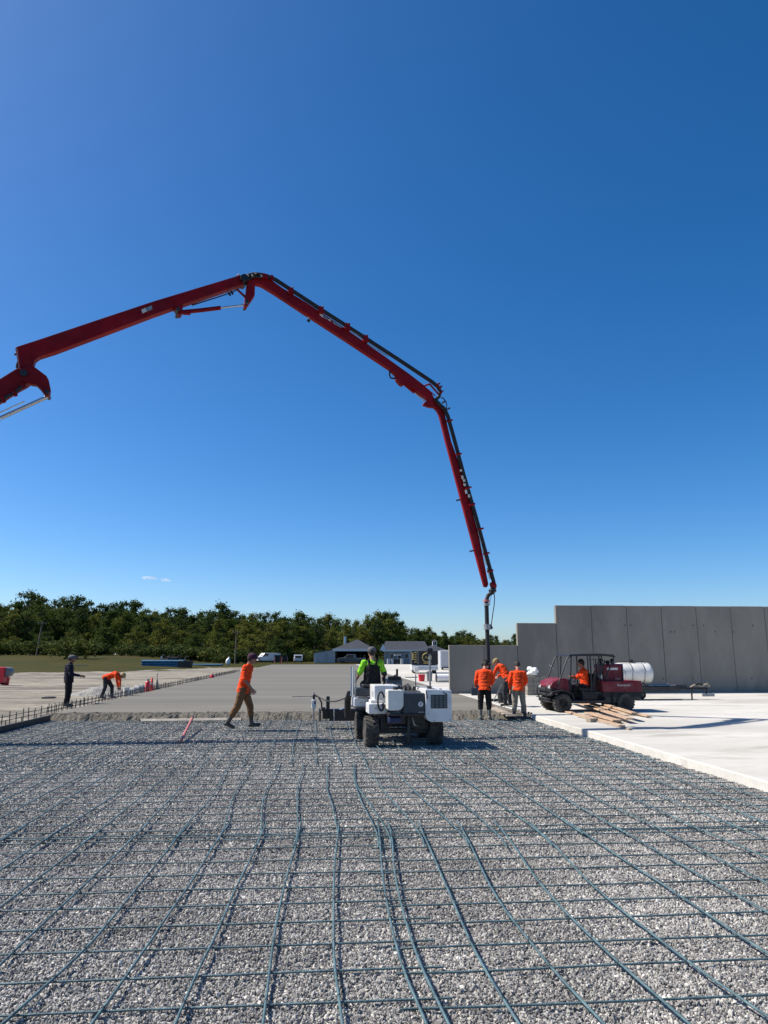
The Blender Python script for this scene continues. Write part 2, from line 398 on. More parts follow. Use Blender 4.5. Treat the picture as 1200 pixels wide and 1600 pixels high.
jn = ng.nodes.new('GeometryNodeJoinGeometry')
for k in range(5):
    ico = ng.nodes.new('GeometryNodeMeshIcoSphere'); ico.inputs['Radius'].default_value = 1.0; ico.inputs['Subdivisions'].default_value = 2
    sp = ng.nodes.new('GeometryNodeSetPosition')
    nx = ng.nodes.new('ShaderNodeTexNoise'); nx.noise_dimensions = '4D'; nx.inputs['W'].default_value = k * 7.3; nx.inputs['Scale'].default_value = 0.9
    sub = ng.nodes.new('ShaderNodeVectorMath'); sub.operation = 'SUBTRACT'; sub.inputs[1].default_value = (0.5, 0.5, 0.5)
    sc = ng.nodes.new('ShaderNodeVectorMath'); sc.operation = 'SCALE'; sc.inputs['Scale'].default_value = 2.2
    ng.links.new(nx.outputs['Color'], sub.inputs[0]); ng.links.new(sub.outputs[0], sc.inputs[0])
    ng.links.new(ico.outputs['Mesh'], sp.inputs['Geometry']); ng.links.new(sc.outputs[0], sp.inputs['Offset'])
    tr = ng.nodes.new('GeometryNodeTransform'); tr.inputs['Scale'].default_value = (1.3, 1.0, 0.6)
    ng.links.new(sp.outputs[0], tr.inputs['Geometry'])
    sm = ng.nodes.new('GeometryNodeSetMaterial'); sm.inputs['Material'].default_value = ms
    ng.links.new(tr.outputs[0], sm.inputs['Geometry'])
    g2i = ng.nodes.new('GeometryNodeGeometryToInstance'); ng.links.new(sm.outputs[0], g2i.inputs[0]); ng.links.new(g2i.outputs[0], jn.inputs[0])
def attr(nm, ty):
    n = ng.nodes.new('GeometryNodeInputNamedAttribute'); n.data_type = ty; n.inputs['Name'].default_value = nm; return n.outputs['Attribute']
iop = ng.nodes.new('GeometryNodeInstanceOnPoints'); iop.inputs['Pick Instance'].default_value = True
m2p = ng.nodes.new('GeometryNodeMeshToPoints')
ng.links.new(gi.outputs[0], m2p.inputs['Mesh']); ng.links.new(m2p.outputs[0], iop.inputs['Points']); ng.links.new(jn.outputs[0], iop.inputs['Instance'])
ng.links.new(attr('pk', 'INT'), iop.inputs['Instance Index']); ng.links.new(attr('rt', 'FLOAT_VECTOR'), iop.inputs['Rotation']); ng.links.new(attr('sc', 'FLOAT'), iop.inputs['Scale'])
ng.links.new(iop.outputs[0], go.inputs[0])
lg.modifiers.new('stones', 'NODES').node_group = ng

# ------------------------------------------------------------------ rebar mat: every bar a part
mat_root = empty('rebar_mat', (0, 6, 0), 0, 'blue-green coated rebar mat laid in a grid over the grey gravel', 'rebar')
rr = random.Random(7)
def rebar(pts, r=0.0082, ribs=False):
    P = [Vector(p) - Vector((0, 6, 0)) for p in pts]; rad = r
    if ribs:
        Q = []
        for a_, b_ in zip(P, P[1:]):
            n_ = max(1, int((b_ - a_).length / 0.009)); Q += [a_.lerp(b_, q / n_) for q in range(n_)]
        P = Q + [P[-1]]; rad = [r * (1.13 if i % 2 else 0.93) for i in range(len(P))]
    bm = nb(); tube(bm, P, rad, 6)
    return obj('bar', bm, M_rebar, mat_root, smooth=75)
def long_bar(ctrl, z=0.048, seed=0, wav=0.012):
    """ctrl: list of (x, y); smooth path sampled along y"""
    ys = [c[1] for c in ctrl]; xs = [c[0] for c in ctrl]
    out = []; n = max(8, int((ys[-1] - ys[0]) / 0.28))
    for k in range(n + 1):
        y = ys[0] + (ys[-1] - ys[0]) * k / n
        # catmull-like interpolation
        i = max(j for j in range(len(ys) - 1) if ys[j] <= y + 1e-6)
        t = (y - ys[i]) / (ys[i + 1] - ys[i])
        p0, p1, p2, p3 = xs[max(i - 1, 0)], xs[i], xs[i + 1], xs[min(i + 2, len(xs) - 1)]
        m1, m2 = (p2 - p0) / 2, (p3 - p1) / 2
        x = (2 * t**3 - 3 * t**2 + 1) * p1 + (t**3 - 2 * t**2 + t) * m1 + (-2 * t**3 + 3 * t**2) * p2 + (t**3 - t**2) * m2
        x += wav * nz(y * 0.7, seed * 3.1) ; zz = z + 0.012 * nz(y * 0.8, seed * 5.7 + 2)
        out.append((x, y, zz))
    PATHS.append(out)
    return rebar(out, ribs=ys[0] < 5)
PATHS = []
def col(px, py): p = gp(px, py, 0.045); return (p.x, p.y)
# near lengths, traced where they cross the picture
near = [[(5, 1600), (150, 1466), (280, 1305)], [(143, 1600), (240, 1466), (345, 1305)], [(275, 1600), (335, 1466), (407, 1305)],
        [(411, 1600), (436, 1430), (465, 1303)], [(537, 1600), (521, 1480), (523, 1350), (528, 1303)],
        [(668, 1600), (628, 1500), (602, 1390), (592, 1303)], [(702, 1600), (655, 1500), (622, 1390), (610, 1303)],
        [(812, 1600), (750, 1500), (695, 1380), (661, 1303)], [(945, 1600), (850, 1500), (775, 1400), (725, 1303)],
        [(1075, 1600), (960, 1500), (860, 1400), (787, 1302)], [(1215, 1600), (1085, 1510), (945, 1400), (846, 1302)]]
sd = 0
for tr_ in near:
    c = [col(*p) for p in tr_]
    d = (c[0][0] - c[1][0]) / (c[0][1] - c[1][1])
    c = [(c[0][0] - d * 0.9, c[0][1] - 0.9)] + c + [(c[-1][0] + 0.02, c[-1][1] + 0.55)]
    long_bar(c, seed=sd); sd += 1
xa = col(280, 1305)[0]; xb = col(846, 1302)[0]
x = xa - 0.44
while x > XL + 0.3:
    long_bar([(x + 0.05 * rr.uniform(-1, 1) - 0.05, 3.2), (x + rr.uniform(-.03, .03), 6), (x, 8.8)], seed=sd); sd += 1; x -= 0.44
x = xb + 0.44
while x < XR - 0.15:
    long_bar([(x + 0.10 + rr.uniform(-.04, .04), 3.2), (x + 0.03, 6), (x, 8.6)], seed=sd); sd += 1; x += 0.44
mid = [[(529, 1305), (519, 1257), (511, 1230), (512, 1193), (516, 1185)], [(590, 1305), (567, 1257), (555, 1225), (552, 1190)],
       [(609, 1305), (575, 1257), (557, 1225), (553, 1192)], [(657, 1305), (609, 1247), (569, 1192)], [(722, 1305), (650, 1238), (606, 1193)],
       [(778, 1305), (700, 1238), (642, 1192)], [(845, 1302), (745, 1232), (684, 1192)],
       [(465, 1305), (464, 1270), (466, 1230), (475, 1192)], [(407, 1305), (412, 1245), (426, 1215), (436, 1192)], [(345, 1305), (367, 1242), (396, 1192)]]
for tr_ in mid:
    c = [col(*p) for p in tr_]; c = [(c[0][0] - 0.03, c[0][1] - 0.5)] + c
    long_bar(c, seed=sd, wav=0.02); sd += 1
xm0 = col(345, 1305)[0]; xm1 = col(845, 1302)[0]; xt0 = col(396, 1192)[0]; xt1 = col(684, 1192)[0]
yA, yB = 7.9, col(500, 1190)[1]
for k in range(1, 20):
    x = xm0 - 0.44 * k
    if x > XL + 0.2: long_bar([(x, yA), (x + rr.uniform(-.09, .09), yA + 2.5), (min(x, xt0 - 0.44 * k) * 0.5 + x * 0.5, yB + 0.5)], seed=sd, wav=0.03); sd += 1
    x = xm1 + 0.44 * k
    if x < XR - 0.12: long_bar([(x, yA), (x + rr.uniform(-.06, .06), yA + 2.5), (x, yB + 0.5)], seed=sd, wav=0.03); sd += 1
x = XL + 0.25
while x < XR - 0.1:
    long_bar([(x + 0.05, yB - 0.3), (x + rr.uniform(-.06, .06), yB + 3.5), (x, 22.6)], seed=sd, wav=0.04); sd += 1; x += 0.43
# cross bars, in two lengths that lap beside the middle pair
yy = 3.6; k = 0
while yy < 22.0:
    lap = 0.50 + rr.uniform(-.06, .06) if yy < 8 else 1.2 + rr.uniform(-.6, .6)
    if yy > 15: lap = rr.uniform(-1, 2)
    def crossbar(x0, x1, y, slope, sd_):
        n = int((x1 - x0) / 0.45) + 1
        rebar([(x0 + (x1 - x0) * q / n, y + slope * (x0 + (x1 - x0) * q / n) + 0.010 * nz(q * 0.35, sd_ * 2.3) + 0.012 * nz(q * 0.13, sd_ + 9), 0.030 + 0.008 * nz(q * 0.4, sd_)) for q in range(n + 1)], 0.0064, ribs=y < 7.2)
    jit = rr.uniform(-.03, .03)
    crossbar(XL + 0.15, lap + 0.30, yy + jit, rr.uniform(-.006, .004), k)
    crossbar(lap, XR - 0.08, yy - 0.10 + jit + rr.uniform(-.03, .03), rr.uniform(-.004, .008), k + 50)
    yy += 0.405; k += 1
tw = nb(); yy = 3.6
while yy < 9.5:      # twisted tie wires at the near crossings
    for pth in PATHS:
        if not (pth[0][1] < yy < pth[-1][1]) or rr.random() < 0.3: continue
        for a_, b_ in zip(pth, pth[1:]):
            if a_[1] <= yy < b_[1]:
                c_ = Vector(a_).lerp(Vector(b_), (yy - a_[1]) / (b_[1] - a_[1])) - Vector((0, 6, 0)); c_.y -= 0.10 if c_.x > 0.6 else 0.0
                tube(tw, [c_ + Vector((-0.016, -0.014, -0.02)), c_ + Vector((-0.004, 0.0, 0.0115)), c_ + Vector((0.006, 0.004, 0.0115)), c_ + Vector((0.018, 0.015, -0.02))], 0.0022, 4)
                tube(tw, [c_ + Vector((0.0, 0.0, 0.011)), c_ + Vector((rr.uniform(-.02, .02), rr.uniform(-.02, .02), 0.028))], 0.0022, 4)
                break
    yy += 0.405
tag(obj('tie_wires', tw, M_darkbar, mat_root), kind='stuff')
crossbar(XL + 0.15, XR - 0.1, 8.17, -0.02, 333); crossbar(XL + 0.15, XR - 0.1, 8.24, -0.022, 335)

# ------------------------------------------------------------------ edge form and dowels along the left edge
ef = empty('edge_form', (XL + 0.33, 17, 0), 0, 'black form board standing at the left edge of the gravel', 'form board')
box_l = nb()
for y0, y1 in ((-9.0, -3.02), (-3.0, 2.98), (3.0, 5.5)):
    bm = nb(); box(bm, -0.03, 0.0, y0, y1, -0.02, 0.17); obj('board', bm, M_form, ef, bevel=0.004)
    bm = nb(); box(bm, 0.0, 0.06, y0, y1, 0.155, 0.175); obj('lip', bm, M_form, ef, bevel=0.003)
for q in range(14):
    bm = nb(); cyl(bm, (-0.05, -8.5 + q * 1.0, -0.05), (-0.05, -8.5 + q * 1.0, 0.28), 0.012, n=6); obj('stake', bm, M_darkbar, ef)
dr = empty('dowel_row', (XL, 17, 0), 0, 'row of short dark dowel bars along the left edge of the pour', 'dowels')
bm = nb(); cyl(bm, (0, 0, 0), (0, 0, 1), 0.013, n=6); dm = bpy.data.meshes.new('dowel'); bm.to_mesh(dm); bm.free(); dm.materials.append(M_darkbar)
bmr = nb()
y = -5.0
while y < 62:
    for lane, hh in ((-0.22, 0.40), (-0.62, 0.34)):
        if lane < -0.5 and y < 8: continue
        o = link('dowel', dm, dr); o.location = (lane + rr.uniform(-.02, .02), y + rr.uniform(-.04, .04), -0.05); o.scale = (1, 1, hh + rr.uniform(-.03, .05)); o.rotation_euler = (rr.uniform(-.05, .05), rr.uniform(-.05, .05), 0)
    y += 0.45
for lane, z in ((-0.23, 0.16), (-0.63, 0.10), (-0.22, 0.27), (-0.63, 0.22)):
    a0 = -5 if lane > -0.5 else 8
    bm = nb(); tube(bm, [(lane + 0.012 * nz(q, z * 50), a0 + (62 - a0) * q / 40, z + 0.012 * nz(q, 3 + z)) for q in range(41)], 0.009, 6); obj('stringer', bm, M_darkbar, dr)

# ------------------------------------------------------------------ precast wall
def wall_build():
    Y0 = gp(870, 1083, ZS).y
    d0 = Y0 * 1.0
    root = empty('precast_wall', (gp(702, 1082, ZS).x, Y0, 0), 0, 'long grey precast concrete panel wall stepping up to the right', 'wall')
    def X(px, py):   # lateral position on the wall plane
        d = ray(px, py); return d.x / d.y * Y0
    def Z(px, py):
        d = ray(px, py); return H + d.z / d.y * Y0
    ox = root.location.x
    spec = []
    xa, xm, xb, xc = X(702, 1040), X(757, 1040), X(808.5, 1000), X(870, 1000)
    zA, zB, zC = Z(730, 1008), Z(840, 973.5), Z(940, 946)
    spec += [(xa, xm, zA), (xm, xb, zA), (xb, xc, zB)]
    w = X(926, 1000) - X(870, 1000)
    x = xc
    for k in range(14): spec.append((x, x + w, zC)); x += w
    for k, (x0, x1, z1) in enumerate(spec):
        g = 0.009
        bm = nb(); box(bm, x0 + g - ox, x1 - g - ox, 0.004 * (k % 3), 0.24, 0.0, z1 - 0.006 * (k % 2))
        obj('panel', bm, M_wall, root, bevel=0.012)
    bm = nb(); box(bm, spec[0][0] + 0.05 - ox, spec[-1][1] - ox, 0.06, 0.18, 0.02, zA - 0.06); obj('joint_filler', bm, M_blackmetal, root)
    bm = nb(); box(bm, xc + 0.05 - ox, spec[-1][1] - ox, 0.06, 0.18, zA - 0.05, zC - 0.06); obj('joint_filler', bm, M_blackmetal, root)
    for k in range(16):
        bm = nb(); px_, pz_ = rr.uniform(xc, xc + 14) - ox, rr.choice([0.75, 0.8, 2.9, 3.2]); box(bm, px_, px_ + 0.04, -0.012, 0.05, pz_, pz_ + 0.06); obj('lifting_insert', bm, M_blackmetal, root)
wall_build()
WALL_Y = gp(870, 1083, ZS).y

# ------------------------------------------------------------------ concrete pump boom (planar, reaching in from the left)
BA = R(19.5)
bdir = Vector((*cam2site(math.cos(BA), math.sin(BA)), 0)); bnor = Vector((*cam2site(math.sin(BA), -math.cos(BA)), 0))   # bnor points to the camera side
BP0 = at_dist(762, 1000, 22.6); BP0.z = 0
def onboom(px, py, t=0.0):
    d = ray(px, py); o = Vector((0, 0, H)) - BP0
    k = -(o.dot(bnor)) / d.dot(bnor)
    return Vector((0, 0, H)) + d * k + bnor * t
boom = empty('concrete_pump_boom', tuple(onboom(-420, 900)), 0, 'red articulated concrete pump boom arching over the site from the left', 'pump boom')
boff = boom.location.copy(); boff.z = 0; boom.location = boff
def bpt(px, py, t=0.0): return onboom(px, py, t) - boff
def bplate(name, poly, w, m, parent=boom, bevel=0.02, t=0.0):
    bm = nb(); extr(bm, poly, lambda a, b, tt: bpt(a, b, tt), t - w / 2, t + w / 2); return obj(name, bm, m, parent, bevel=bevel)
def btube(name, pix, r, m, parent=boom, n=10, t=0.0, smooth=50):
    bm = nb(); tube(bm, [bpt(a, b, t) for a, b in pix], r, n); return obj(name, bm, m, parent, smooth=smooth)
# lower arm, running out of the picture to the left
s1 = bplate('arm_section', [(-330, 791), (0, 596), (24, 581), (33, 577), (46, 584), (50, 596), (43, 603), (30, 610), (0, 629), (-330, 832)], 0.34, M_red)
btube('cylinder_rod', [(74, 620), (0, 653.5)], 0.052, M_steel)
btube('cylinder_rod', [(40, 631), (0, 649)], 0.018, M_whitepaint, t=0.2)
btube('cylinder_barrel', [(-2, 654.5), (-210, 752)], 0.085, M_red)
bplate('bracket', [(-215, 735), (-190, 728), (-200, 765), (-222, 765)], 0.3, M_red)
btube('hydraulic_line', [(40, 606), (26, 617), (8, 627), (-30, 650)], 0.04, M_black, t=0.22)
for q in ((38, 607), (25, 619), (7, 629)): btube('line_clamp', [(q[0] - 2, q[1] - 4), (q[0] + 2, q[1] + 4)], 0.05, M_red, t=0.22, n=8)
# second arm with its upright end and lever
s2 = bplate('arm_section', [(24.5, 547), (27, 544.5), (70, 530.5), (150, 503.5), (240, 473.5), (372, 433.5), (380, 434), (384, 440), (379, 447.5), (368, 450), (271, 483.5), (240, 494.5), (87.5, 552), (62, 560), (55.5, 565), (52.3, 574.5), (50, 590), (34, 590), (31, 580)], 0.27, M_red)
bplate('lever', [(31, 580), (52.3, 575), (73.5, 591), (77, 597), (80, 612), (79, 619), (75.5, 622), (71.5, 621), (65, 612), (58, 605), (48, 603.5), (36, 600)], 0.20, M_red, t=0.10)
btube('pin', [(39, 588), (39.01, 588)], 0.01, M_blackmetal)
for (a, b, r_) in ((39, 588, 0.09), (75, 617, 0.055), (380, 440, 0.11), (384, 477, 0.05), (277, 489, 0.05)):
    bm = nb(); cyl(bm, bpt(a, b, -0.27), bpt(a, b, 0.27), r_, n=16); obj('pin', bm, M_blackmetal, boom, smooth=40)
bplate('edge_strip', [(25.6, 548), (28.4, 547), (32.4, 579.5), (30, 580)], 0.29, M_pinkbar, bevel=0)
btube('return_hose', [(25, 551), (21.5, 551.5)], 0.03, M_black, t=-0.1); btube('return_hose', [(27, 564), (25.3, 571), (28, 578), (22.5, 580)], 0.03, M_black, t=-0.1)
bplate('cylinder_bracket', [(271, 483), (285, 478), (285, 491), (281, 495.5), (277, 492)], 0.26, M_red)
btube('cylinder_barrel', [(280, 488), (312, 485), (344.5, 481)], 0.062, M_red, n=14)
bplate('cylinder_port', [(285, 487), (300, 487), (297, 491.5), (286, 491)], 0.12, M_red, bevel=0.01)
btube('cylinder_rod', [(344, 481), (383, 476.5)], 0.030, M_steel)
bplate('lever', [(386, 440), (398, 439), (397, 464), (388, 477), (385.5, 481), (381, 480), (382.5, 465), (384.5, 452)], 0.26, M_red)
btube('link', [(371, 452.5), (383.5, 464.5)], 0.035, M_red)
btube('hydraulic_line', [(300, 477), (335, 466), (362, 457), (372, 452)], 0.018, M_black)
for (a, b) in ((362, 457), (358, 459)): btube('line_clamp', [(a - 1, b - 2), (a + 2, b + 3)], 0.03, M_black)
bplate('warning_plate', [(220.5, 487.5), (227, 484.5), (229, 490), (222.5, 493)], 0.012, M_magnes, t=0.142, bevel=0)
bplate('warning_plate', [(227.6, 484.6), (236.5, 481), (238, 487), (229.4, 490)], 0.012, M_galv, t=0.142, bevel=0)
btube('knuckle_block', [(371.5, 431), (373, 429.8), (375, 432)], 0.045, M_magnes)
# third arm
s3 = bplate('arm_section', [(383, 436), (392, 434.5), (406, 435), (425, 440.5), (440, 451.5), (480, 476), (538, 514.5), (603, 560.5), (640, 587), (660, 602.5), (673, 616), (676.5, 622), (671, 628.5), (663, 622), (628, 597.5), (608, 578), (540, 533), (480, 494), (427, 459), (408, 447.6), (398, 445), (386, 446)], 0.19, M_red)
btube('concrete_pipe', [(376, 438), (388, 433.5), (397, 431.5), (410, 433), (424, 437.5), (432, 442), (500, 486.5), (560, 525), (620, 564), (672, 598.5), (681, 606), (685.5, 614), (683, 622), (678.5, 627), (684, 634), (692, 641), (697, 652), (706, 684), (722, 744), (740, 806), (760, 880), (768, 909), (769.5, 918), (766.5, 925.5), (759.5, 931), (757.3, 938), (757, 945)], 0.062, M_black, n=12, t=0.13)
btube('hose_bundle', [(372, 437), (382, 437.5), (392, 431), (405, 430.5), (414, 434.5), (423, 435.5)], 0.045, M_black, t=0.02)
btube('hose_bundle', [(376, 443), (386, 441), (396, 436), (406, 438)], 0.035, M_black, t=0.18)
for (a, b) in ((384, 437), (391, 436.5), (396, 433), (405, 437.5)): btube('fitting', [(a, b), (a + 2.2, b - .5)], 0.035, M_galv, t=0.24)
for (a, b) in ((411, 436), (415, 437), (423, 438.5)): bplate('pipe_clamp', [(a - 2, b - 4.5), (a + 2, b - 4), (a + 2, b + 3), (a - 2, b + 3)], 0.3, M_red, bevel=0.01, t=0.05)
for (a, b) in ((541, 513.5), (569, 532), (500, 487.5), (453, 458)):
    bplate('pipe_clamp', [(a - 4.2, b - 5.5), (a + 3, b - 3.5), (a + 4, b + 6), (a - 3.4, b + 5)], 0.22, M_red, bevel=0.01, t=0.1)
    btube('clamp_bolt', [(a + 1.5, b - 4), (a + 4, b - 7)], 0.022, M_blackmetal, t=0.1)
btube('lamp_stem', [(481.5, 496), (482, 499)], 0.03, M_whitepaint); btube('work_lamp', [(480.5, 499.5), (484, 502.5)], 0.045, M_black)
for (p, m_) in (([(498, 491.5), (504, 494.5), (503, 498.5), (498, 494.5)], M_magnes), ([(504.5, 495.2), (511, 499.5), (510.5, 502), (504, 498.5)], M_galv), ([(512, 500), (516, 502.5), (515, 504.5), (511.5, 502.3)], M_magnes), ([(517, 503.5), (534, 513.5), (531, 514), (520, 508)], M_galv)):
    bplate('lettering', p, 0.01, m_, t=0.102, bevel=0)
btube('rail', [(546, 519.5), (566, 533.5)], 0.02, M_galv, t=0.14); btube('rail', [(573, 538.5), (605, 559)], 0.016, M_galv, t=0.1)
# knuckle between third and fourth arms
bplate('cylinder_bracket', [(617, 588), (622, 591), (632, 599), (629, 603.5), (625, 602), (619, 595)], 0.18, M_red, bevel=0.01)
btube('return_hose', [(609.5, 579), (608.5, 586), (610.5, 590.5), (616, 591.5), (620, 588)], 0.028, M_black)
btube('cylinder_barrel', [(622, 592.5), (634, 602), (647.5, 613.5)], 0.048, M_red, n=12); btube('cylinder_rod', [(647, 613), (664.5, 628.5)], 0.02, M_steel)
btube('pipe_support', [(661, 605), (669.5, 601.5)], 0.03, M_red, t=0.1); btube('pipe_support', [(664, 608), (678, 620)], 0.018, M_red, t=0.1); btube('pipe_support', [(669, 602), (682, 617)], 0.03, M_red, t=0.12)
for (a, b) in ((680.5, 604), (684, 608.5), (685.5, 616)):
    btube('coupling', [(a - 1.2, b - 1), (a + 1.2, b + 1.2)], 0.085, M_red, t=0.13); btube('coupling_lever', [(a, b - 1), (a + 4.5, b - 3.2)], 0.022, M_blackmetal, t=0.13)
btube('return_hose', [(689, 621), (693, 622.5), (697, 628), (698, 636), (696, 641)], 0.018, M_black)
for (a, b) in ((691, 630), (699, 640)): btube('coupling_lever', [(a - 2, b + 1), (a + 2, b - 1)], 0.03, M_blackmetal, t=0.1)
# fourth arm hanging down to the hose
s4 = bplate('arm_section', [(660.5, 631.5), (666, 627), (670, 624), (675, 621), (680, 624), (688, 632), (693, 641), (695, 652), (704, 690), (722, 741), (741, 806), (756.5, 884), (762, 913), (760, 918), (756, 917), (751, 899), (716, 767), (696, 691), (686.4, 652), (683, 643.5), (678, 638), (670, 637), (661.5, 634)], 0.13, M_red)
for (a, b) in ((713, 782), (734, 861.5)): btube('step_peg', [(a, b), (a + 9, b - 1.8)], 0.026, M_blackmetal)
for (a, b) in ((729, 764), (735, 790), (714, 712), (700, 660), (748, 828), (757, 866), (763, 893)): btube('pipe_clamp', [(a - 6, b + 1), (a + 3, b - 1)], 0.032, M_red, t=0.19)
btube('rail', [(738, 806), (750, 852)], 0.018, M_magnes, t=0.12); btube('rail', [(751, 858), (757.5, 884)], 0.018, M_magnes, t=0.12); btube('rail', [(758.5, 888), (763, 905)], 0.02, M_magnes, t=0.12)
for (a, b, h_) in ((715.8, 737.5, 3), (718, 748, 5), (720.5, 753, 4), (721.6, 759.5, 4), (723.8, 770.5, 6), (728, 777, 5)): bplate('lettering', [(a - 1.6, b - h_ / 2), (a + 1.4, b - h_ / 2), (a + 2, b + h_ / 2), (a - 1, b + h_ / 2)], 0.01, M_magnes, t=0.208, bevel=0)
btube('coupling', [(770, 914), (765, 916)], 0.11, M_red, t=0.13); btube('coupling', [(769, 921), (764, 926)], 0.10, M_blackmetal, t=0.13)
btube('coupling', [(757.2, 937.5), (757, 941)], 0.098, M_pinkbar, t=0.13); btube('coupling', [(757, 943), (757.2, 947)], 0.095, M_galv, t=0.13)
btube('end_hose', [(757.2, 946), (757.6, 962), (758.2, 985), (759, 1010), (760, 1040), (760.5, 1070), (761, 1094), (763, 1101)], 0.066, M_black, n=12, t=0.13)
btube('hose_clamp', [(758, 975.5), (758.3, 984)], 0.108, M_galv, t=0.13); btube('clamp_lever', [(762, 977), (764.5, 983)], 0.06, M_blackmetal, t=0.13)
btube('safety_cable', [(768.5, 926), (769.8, 934), (769, 946), (766.5, 962), (764.5, 977)], 0.014, M_black, t=0.13); btube('safety_cable', [(765, 930), (763, 938), (762.3, 945)], 0.006, M_black, t=0.13)
bm = nb(); p = bpt(-330, 811); lathe(bm, [(1.1, 0), (1.1, 0.4), (0.6, 0.6), (0.5, p.z - 0.6), (0.7, p.z - 0.5), (0.7, p.z + 0.3)], Matrix.Translation(Vector((p.x, p.y, 0)))); obj('pedestal', bm, M_red, boom, smooth=40)

# ------------------------------------------------------------------ wheels
def wheel(parent, c, r, w, axis='X', rimr=0.55, rim=M_whitepaint, lugs=18, out=1):
    Rm = Matrix.Rotation(R(90), 4, 'Y') if axis == 'X' else Matrix.Rotation(R(90), 4, 'X')
    Mx = Matrix.Translation(Vector(c)) @ Rm
    bm = nb(); h = w / 2
    lathe(bm, [(r * rimr, -h * 0.8), (r * 0.78, -h), (r * 0.93, -h * 0.93), (r * 0.985, -h * 0.6), (r * 0.985, h * 0.6), (r * 0.93, h * 0.93), (r * 0.78, h), (r * rimr, h * 0.8)], Mx, 28)
    for k in range(lugs):
        a = 2 * math.pi * k / lugs
        for sgn in (-1, 1):
            L = Matrix.Rotation(a + (0.09 if sgn > 0 else 0), 4, 'Z') @ Matrix.Translation((r * 0.985, 0, sgn * h * 0.42)) @ Matrix.Rotation(sgn * 0.5, 4, 'X')
            box(bm, -0.02, 0.012, -r * 0.06, r * 0.06, -h * 0.5, h * 0.5, Mx @ L)
    t = obj('wheel', bm, M_tyre, parent, smooth=35)
    bm = nb()
    lathe(bm, [(r * rimr * 1.01, -h * 0.62), (r * rimr * 1.02, h * 0.62)], Mx, 24)
    for sg in (-1, 1):
        lathe(bm, [(r * rimr * 1.06, sg * h * 0.80), (r * rimr * 0.95, sg * h * 0.78), (r * rimr * 0.85, sg * h * 0.45), (r * rimr * 0.35, sg * h * 0.40), (r * rimr * 0.3, sg * h * 0.62), (0.012, sg * h * 0.64)], Mx, 24)
    obj('rim', bm, rim, t, smooth=40)
    return t

# ------------------------------------------------------------------ laser screed machine (x right, y forward, z up; origin under the rear axle)
mp_ = gp(631, 1165)
scr = empty('laser_screed', tuple(mp_), YAW * -1 + 0.14, 'white and slate four-wheeled laser screed seen from behind with its screed head out', 'screed machine')
def sbox(name, x0, x1, y0, y1, z0, z1, m, bevel=0.012, parent=scr):
    bm = nb(); box(bm, x0, x1, y0, y1, z0, z1); return obj(name, bm, m, parent, bevel=bevel)
def stube(name, pts, r, m, parent=scr, n=8):
    bm = nb(); tube(bm, pts, r, n); return obj(name, bm, m, parent, smooth=50)
for (x, y) in ((-0.70, 0.0), (0.66, 0.0), (-0.74, 1.42), (0.70, 1.42)): wheel(scr, (x, y, 0.305), 0.305, 0.30, rimr=0.56)
sbox('axle', -0.56, 0.52, -0.06, 0.06, 0.25, 0.36, M_blackmetal); sbox('axle', -0.6, 0.56, 1.36, 1.48, 0.25, 0.36, M_blackmetal)
sbox('chassis', -0.40, 0.40, -0.35, 1.9, 0.47, 0.66, M_blackmetal); sbox('chassis_leg', 0.20, 0.52, -0.15, 0.25, 0.33, 0.50, M_blackmetal); sbox('chassis_leg', -0.52, -0.36, -0.12, 0.12, 0.30, 0.7, M_blackmetal)
sbox('skid_bar', -0.50, 0.55, -0.42, -0.36, 0.16, 0.20, M_blackmetal); stube('jack_leg', [(0.03, -0.4, 0.62), (0.03, -0.4, 0.12)], 0.035, M_blackmetal); sbox('jack_foot', -0.04, 0.10, -0.47, -0.33, 0.09, 0.12, M_blackmetal)
stube('hydraulic_pipe', [(0.12, -0.35, 0.6), (0.16, -0.38, 0.45), (0.25, -0.3, 0.42), (0.3, -0.1, 0.5)], 0.018, M_galv)
stube('hydraulic_pipe', [(-0.3, -0.35, 0.6), (-0.34, -0.36, 0.4), (-0.44, -0.2, 0.35)], 0.016, M_black)
# engine cover with louvred rear end on the right
bm = nb(); extr(bm, [(0.35, 1.19), (0.90, 1.165), (0.905, 0.53), (0.46, 0.53), (0.38, 0.58), (0.35, 0.66)], lambda a, b, t: Vector((a, t, b)), -0.66, 0.75)
eng = obj('engine_cover', bm, M_whitepaint, scr, bevel=0.018)
bm = nb(); box(bm, 0.455, 0.805, -0.664, -0.655, 0.80, 1.075); obj('grille_recess', bm, M_blackmetal, eng)
for q in range(4):
    x0 = 0.462 + q * 0.087
    bm = nb(); box(bm, x0, x0 + 0.068, -0.674, -0.662, 0.81, 1.065); obj('grille_panel', bm, M_louvre, eng, bevel=0.004)
    for z in range(7):
        bm = nb(); box(bm, x0 + 0.004, x0 + 0.064, -0.682, -0.672, 0.828 + z * 0.034, 0.840 + z * 0.034); obj('louvre', bm, M_greyplastic, eng)
stube('cover_strap', [(0.36, -0.655, 1.15), (0.37, -0.67, 1.10), (0.385, -0.672, 1.0)], 0.012, M_black, eng); stube('cover_strap', [(0.46, -0.5, 1.21), (0.66, -0.64, 1.16), (0.80, -0.674, 1.08)], 0.010, M_black, eng)
stube('cover_cap', [(0.48, -0.42, 1.18), (0.48, -0.42, 1.235)], 0.05, M_black, eng, 12); stube('cover_cap', [(0.70, -0.5, 1.17), (0.70, -0.5, 1.19)], 0.03, M_blackmetal, eng, 10)
for (x, z) in ((0.40, 0.70), (0.86, 0.57), (0.52, 0.555), (0.86, 1.12)):
    bm = nb(); cyl(bm, (x, -0.667, z), (x, -0.655, z), 0.010, n=8); obj('bolt', bm, M_blackmetal, eng)
